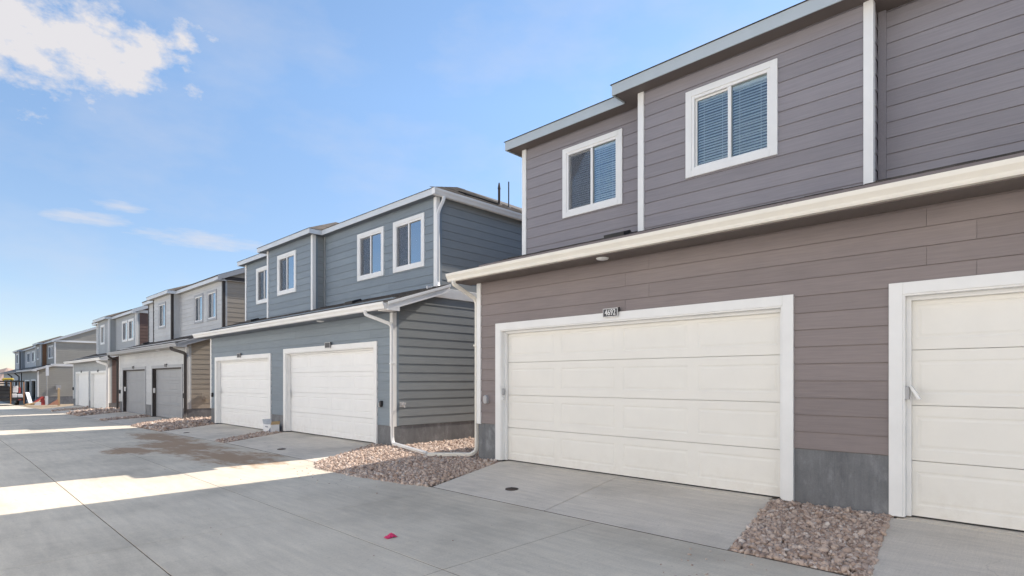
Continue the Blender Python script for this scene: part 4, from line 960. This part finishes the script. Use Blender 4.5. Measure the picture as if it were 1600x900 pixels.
# carton by the blue house
bx = empty("carton", (7.25, 17.25, -0.10), "open white carton with a dark corner print leaning by the blue wall", "box")
c0 = MB(); x0, x1, y0, y1, z0, z1 = 7.12, 7.38, 16.95, 17.5, -0.10, 0.17; t = 0.008
c0.box(x0, x0 + t, y0, y1, z0, z1).box(x1 - t, x1, y0, y1, z0, z1 + 0.0).box(x0 + t, x1 - t, y0, y0 + t, z0, z1).box(x0 + t, x1 - t, y1 - t, y1, z0, z1).box(x0 + t, x1 - t, y0 + t, y1 - t, z0, z0 + t)
build("shell", c0, PAPER, bx)
build("flap", MB().hexa([(x0, y1, z1), (x1, y1, z1), (x1, y1 + 0.008, z1), (x0, y1 + 0.008, z1)], [(x0, y1 + 0.06, z1 + 0.14), (x1, y1 + 0.06, z1 + 0.14), (x1, y1 + 0.068, z1 + 0.14), (x0, y1 + 0.068, z1 + 0.14)]), PAPER, bx)
build("flap", MB().hexa([(x0, y0 - 0.008, z1), (x1, y0 - 0.008, z1), (x1, y0, z1), (x0, y0, z1)], [(x0, y0 - 0.05, z1 + 0.10), (x1, y0 - 0.05, z1 + 0.10), (x1, y0 - 0.042, z1 + 0.10), (x0, y0 - 0.042, z1 + 0.10)]), WOOD, bx, label="brown inner flap")
build("print", MB().add([(x0 - 0.003, y0 + 0.02, z0 + 0.02), (x0 - 0.003, y0 + 0.26, z0 + 0.02), (x0 - 0.003, y0 + 0.02, z0 + 0.19), (x0 - 0.001, y0 + 0.02, z0 + 0.02), (x0 - 0.001, y0 + 0.26, z0 + 0.02), (x0 - 0.001, y0 + 0.02, z0 + 0.19)], [(0, 1, 2), (5, 4, 3), (0, 3, 4, 1), (1, 4, 5, 2), (2, 5, 3, 0)]).box(x0 - 0.003, x0 - 0.001, y0 + 0.2, y0 + 0.4, z0 + 0.18, z0 + 0.21), LILAC, bx)
# loose pebbles on the concrete near the stone beds, one object
def pebble_mesh(n, fx):
    mb = MB()
    for _ in range(n):
        x, y, s = fx(); z = zr(y) + s * 0.3
        vs = [(x + v[0] * s * random.uniform(.7, 1.2), y + v[1] * s * random.uniform(.7, 1.2), z + v[2] * s * 0.6) for v in ICV]
        mb.add(vs, [tuple(f) for f in ICF])
    return mb
def sp():
    if random.random() < 0.7: return (random.uniform(4.3, 5.35), random.choice([random.uniform(7, 11), random.uniform(1.0, 2.6)]), random.uniform(0.007, 0.016))
    return (random.uniform(1.5, 5.2), random.uniform(3, 12), random.uniform(0.005, 0.011))
build("loose_pebbles", pebble_mesh(110, sp), STONE, label="loose pebbles strayed onto the road beside the stone beds", cat="pebbles", kind="stuff")

# ------------------------------------------------------------------ far end: work trailer, truck, timber and signs
def wheel(parent, x, y, z, r, w):
    o = build("wheel", MB().cyl((x, y, z), (x + w, y, z), r, r, 18), RUBBER, parent)
    build("rim", MB().cyl((x - 0.01, y, z), (x + w + 0.01, y, z), r * 0.55, r * 0.5, 14), STEEL, o)
TX, TY, TZ = 4.85, 66.0, zr(66.0)
tr = empty("work_trailer", (TX, TY, TZ), "loaded work trailer with orange uprights and a yellow bag on top, at the far end", "trailer")
build("deck", MB().box(TX - 0.95, TX + 1.0, TY, TY + 3.6, TZ + 0.55, TZ + 0.68).box(TX - 0.95, TX + 1.0, TY - 0.05, TY, TZ + 0.42, TZ + 0.68), BLACK, tr)
for x in (TX - 0.98, TX + 0.10, TX + 0.98):
    for y in (TY - 0.02, TY + 3.5): build("upright", MB().box(x - 0.035, x + 0.035, y - 0.04, y + 0.04, TZ + 0.15 if y < TY + 1 else TZ + 0.6, TZ + 2.1), ORANGE, tr)
mb = MB()
for z in (1.0, 1.3, 1.6, 1.9): mb.box(TX - 0.93, TX + 0.05, TY - 0.03, TY + 0.03, TZ + z, TZ + z + 0.09)
mb.box(TX - 1.0, TX + 1.0, TY - 0.06, TY + 3.6, TZ + 2.08, TZ + 2.2)
build("rack", mb, BLACK, tr)
build("load", MB().box(TX - 0.85, TX + 0.0, TY + 0.15, TY + 3.2, TZ + 0.68, TZ + 1.75).box(TX + 0.2, TX + 0.9, TY + 1.2, TY + 3.2, TZ + 0.68, TZ + 1.6), CHAR, tr)
build("bin", MB().box(TX + 0.20, TX + 0.52, TY + 0.1, TY + 0.7, TZ + 0.7, TZ + 1.05), PAPER, tr, bevel=0.03); build("bin", MB().box(TX + 0.56, TX + 0.9, TY + 0.1, TY + 0.7, TZ + 0.7, TZ + 1.0), PAPER, tr, bevel=0.03)
build("bin", MB().box(TX + 0.25, TX + 0.62, TY + 0.3, TY + 0.8, TZ + 1.15, TZ + 1.75), PAPER, tr, bevel=0.03); build("bin", MB().box(TX + 0.66, TX + 0.78, TY + 0.3, TY + 0.7, TZ + 1.1, TZ + 1.6), REDM, tr, bevel=0.03)
build("bag", MB().sweep([(TX - 0.42, TY + 0.3, TZ + 2.26), (TX - 0.3, TY + 0.3, TZ + 2.34), (TX + 0.2, TY + 0.3, TZ + 2.34), (TX + 0.3, TY + 0.3, TZ + 2.26)], 0.3, 0.2), YELLOW, tr)
build("tail_lamp", MB().box(TX - 0.8, TX - 0.6, TY - 0.08, TY - 0.05, TZ + 0.48, TZ + 0.56).box(TX + 0.6, TX + 0.8, TY - 0.08, TY - 0.05, TZ + 0.48, TZ + 0.56), REDM, tr)
for x in (TX - 0.75, TX + 0.55):
    for y in (TY + 1.3, TY + 2.2): wheel(tr, x, y, TZ + 0.36, 0.36, 0.2)
# dark pickup beside the trailer, only its flank in the picture
PX, PY, PZ = 2.75, 66.5, zr(66.5)
pk = empty("pickup_truck", (PX, PY, PZ), "dark pickup truck parked left of the trailer at the frame edge", "truck")
prof = [(0, 0.45), (0, 1.05), (1.9, 1.08), (2.05, 1.75), (3.3, 1.8), (3.9, 1.15), (5.2, 1.02), (5.3, 0.45)]
build("body", MB().add([(PX - 0.92, PY + a, PZ + b) for a, b in prof] + [(PX + 0.92, PY + a, PZ + b) for a, b in prof], [tuple(range(8)), tuple(range(15, 7, -1))] + [(i, (i + 1) % 8, 8 + (i + 1) % 8, 8 + i) for i in range(8)]), NAVY, pk, bevel=0.06)
build("rear_window", MB().hexa([(PX - 0.7, PY + 1.93, PZ + 1.15), (PX + 0.7, PY + 1.93, PZ + 1.15), (PX + 0.7, PY + 1.95, PZ + 1.15), (PX - 0.7, PY + 1.95, PZ + 1.15)], [(PX - 0.65, PY + 2.01, PZ + 1.65), (PX + 0.65, PY + 2.01, PZ + 1.65), (PX + 0.65, PY + 2.03, PZ + 1.65), (PX - 0.65, PY + 2.03, PZ + 1.65)]), CHAR, pk)
build("tailgate", MB().box(PX - 0.75, PX + 0.75, PY - 0.03, PY + 0.0, PZ + 0.6, PZ + 1.02), NAVY, pk, bevel=0.02)
for x in (PX - 0.88, PX + 0.78): build("tail_lamp", MB().box(x, x + 0.1, PY - 0.035, PY + 0.01, PZ + 0.7, PZ + 1.0), REDM, pk)
for x in (PX - 0.94, PX + 0.70):
    for y in (PY + 0.95, PY + 4.2): wheel(pk, x, y, PZ + 0.38, 0.38, 0.24)
# timber, barrier, posts in front of the gable wall
lz = zr(67)
def plank(p0, p1, w, t, mat, label, cat="plank", name="plank", group=None):
    p0 = Vector(p0); p1 = Vector(p1)
    return build(name, MB().sweep([p0, p1], w, t), mat, label=label, cat=cat, group=group)
plank((6.35, 66.5, lz + 0.1), (6.15, 67.1, lz + 1.15), 0.3, 0.06, PAPER, "white board leaning upright beside the trailer")
plank((6.0, 66.6, lz + 0.08), (5.95, 67.1, lz + 1.1), 0.14, 0.1, CHAR, "dark post leaning next to the white board")
plank((6.3, 66.2, lz + 0.06), (7.4, 66.9, lz + 0.55), 0.5, 0.05, WOOD, "slanting raw timber sheet in front of the gable wall")
plank((5.9, 66.0, lz + 0.05), (6.9, 66.1, lz + 0.3), 0.35, 0.12, WOOD, "low pile of raw lumber offcuts on the dirt")
rb = empty("barrier", (7.05, 66.2, lz), "red and white plastic barrier lying at an angle in the dirt", "barrier")
build("leg", MB().hexa([(6.95, 66.1, lz), (7.3, 66.1, lz), (7.3, 66.5, lz), (6.95, 66.5, lz)], [(7.05, 66.2, lz + 0.8), (7.25, 66.2, lz + 0.75), (7.25, 66.4, lz + 0.75), (7.05, 66.4, lz + 0.8)]), REDM, rb)
build("beam", MB().sweep([(6.5, 66.0, lz + 0.2), (7.1, 66.2, lz + 0.72)], 0.18, 0.16), REDM, rb)
build("panel", MB().box(7.32, 7.52, 66.1, 66.4, lz + 0.02, lz + 0.8), PAPER, rb); build("panel", MB().box(6.55, 7.0, 65.9, 66.0, lz + 0.0, lz + 0.28), PAPER, rb)
build("sheet_heap", MB().add([(7.5, 65.8, lz), (8.25, 65.9, lz), (8.25, 66.6, lz), (7.5, 66.5, lz), (8.2, 66.1, lz + 0.5)], [(0, 3, 2, 1), (0, 1, 4), (1, 2, 4), (2, 3, 4), (3, 0, 4)]), WOODB, label="brown sloping sheet against the pale timber post", cat="sheet")
build("stake", MB().box(8.22, 8.38, 66.2, 66.36, lz - 0.1, lz + 1.5).add([(8.22, 66.2, lz + 1.5), (8.38, 66.2, lz + 1.5), (8.38, 66.36, lz + 1.5), (8.22, 66.36, lz + 1.5), (8.30, 66.28, lz + 1.56)], [(0, 1, 4), (1, 2, 4), (2, 3, 4), (3, 0, 4)]), WOOD, label="thick pale timber post near the foundation of the gable house", cat="post")
sg = empty("sign_post", (7.8, 69.5, zr(69.5)), "slim pole with a narrow white sign seen edge on before the gable wall", "sign")
build("pole", MB().cyl((7.8, 69.5, zr(69.5)), (7.8, 69.5, zr(69.5) + 3.2), 0.045, 0.045, 10), STEEL, sg)
build("sign_face", MB().box(7.72, 7.95, 69.42, 69.45, zr(69.5) + 2.7, zr(69.5) + 3.7), PAPER, sg)

# ------------------------------------------------------------------ hills on the horizon
mb = MB(); n = 80
for k, (dist, hgt) in enumerate(((620, 0), (700, 1), (800, 0))):
    for i in range(n + 1):
        x = -500 + 1000 * i / n
        mb.v.append((x, dist, -3 + hgt * (11 + 3 * math.sin(i * 0.9) + 3 * math.sin(i * 2.3 + 1) + random.uniform(-1.5, 1.5))))
mb.f = [(k * (n + 1) + i, k * (n + 1) + i + 1, (k + 1) * (n + 1) + i + 1, (k + 1) * (n + 1) + i) for k in range(2) for i in range(n)]
build("hills", mb, HILL, kind="structure")
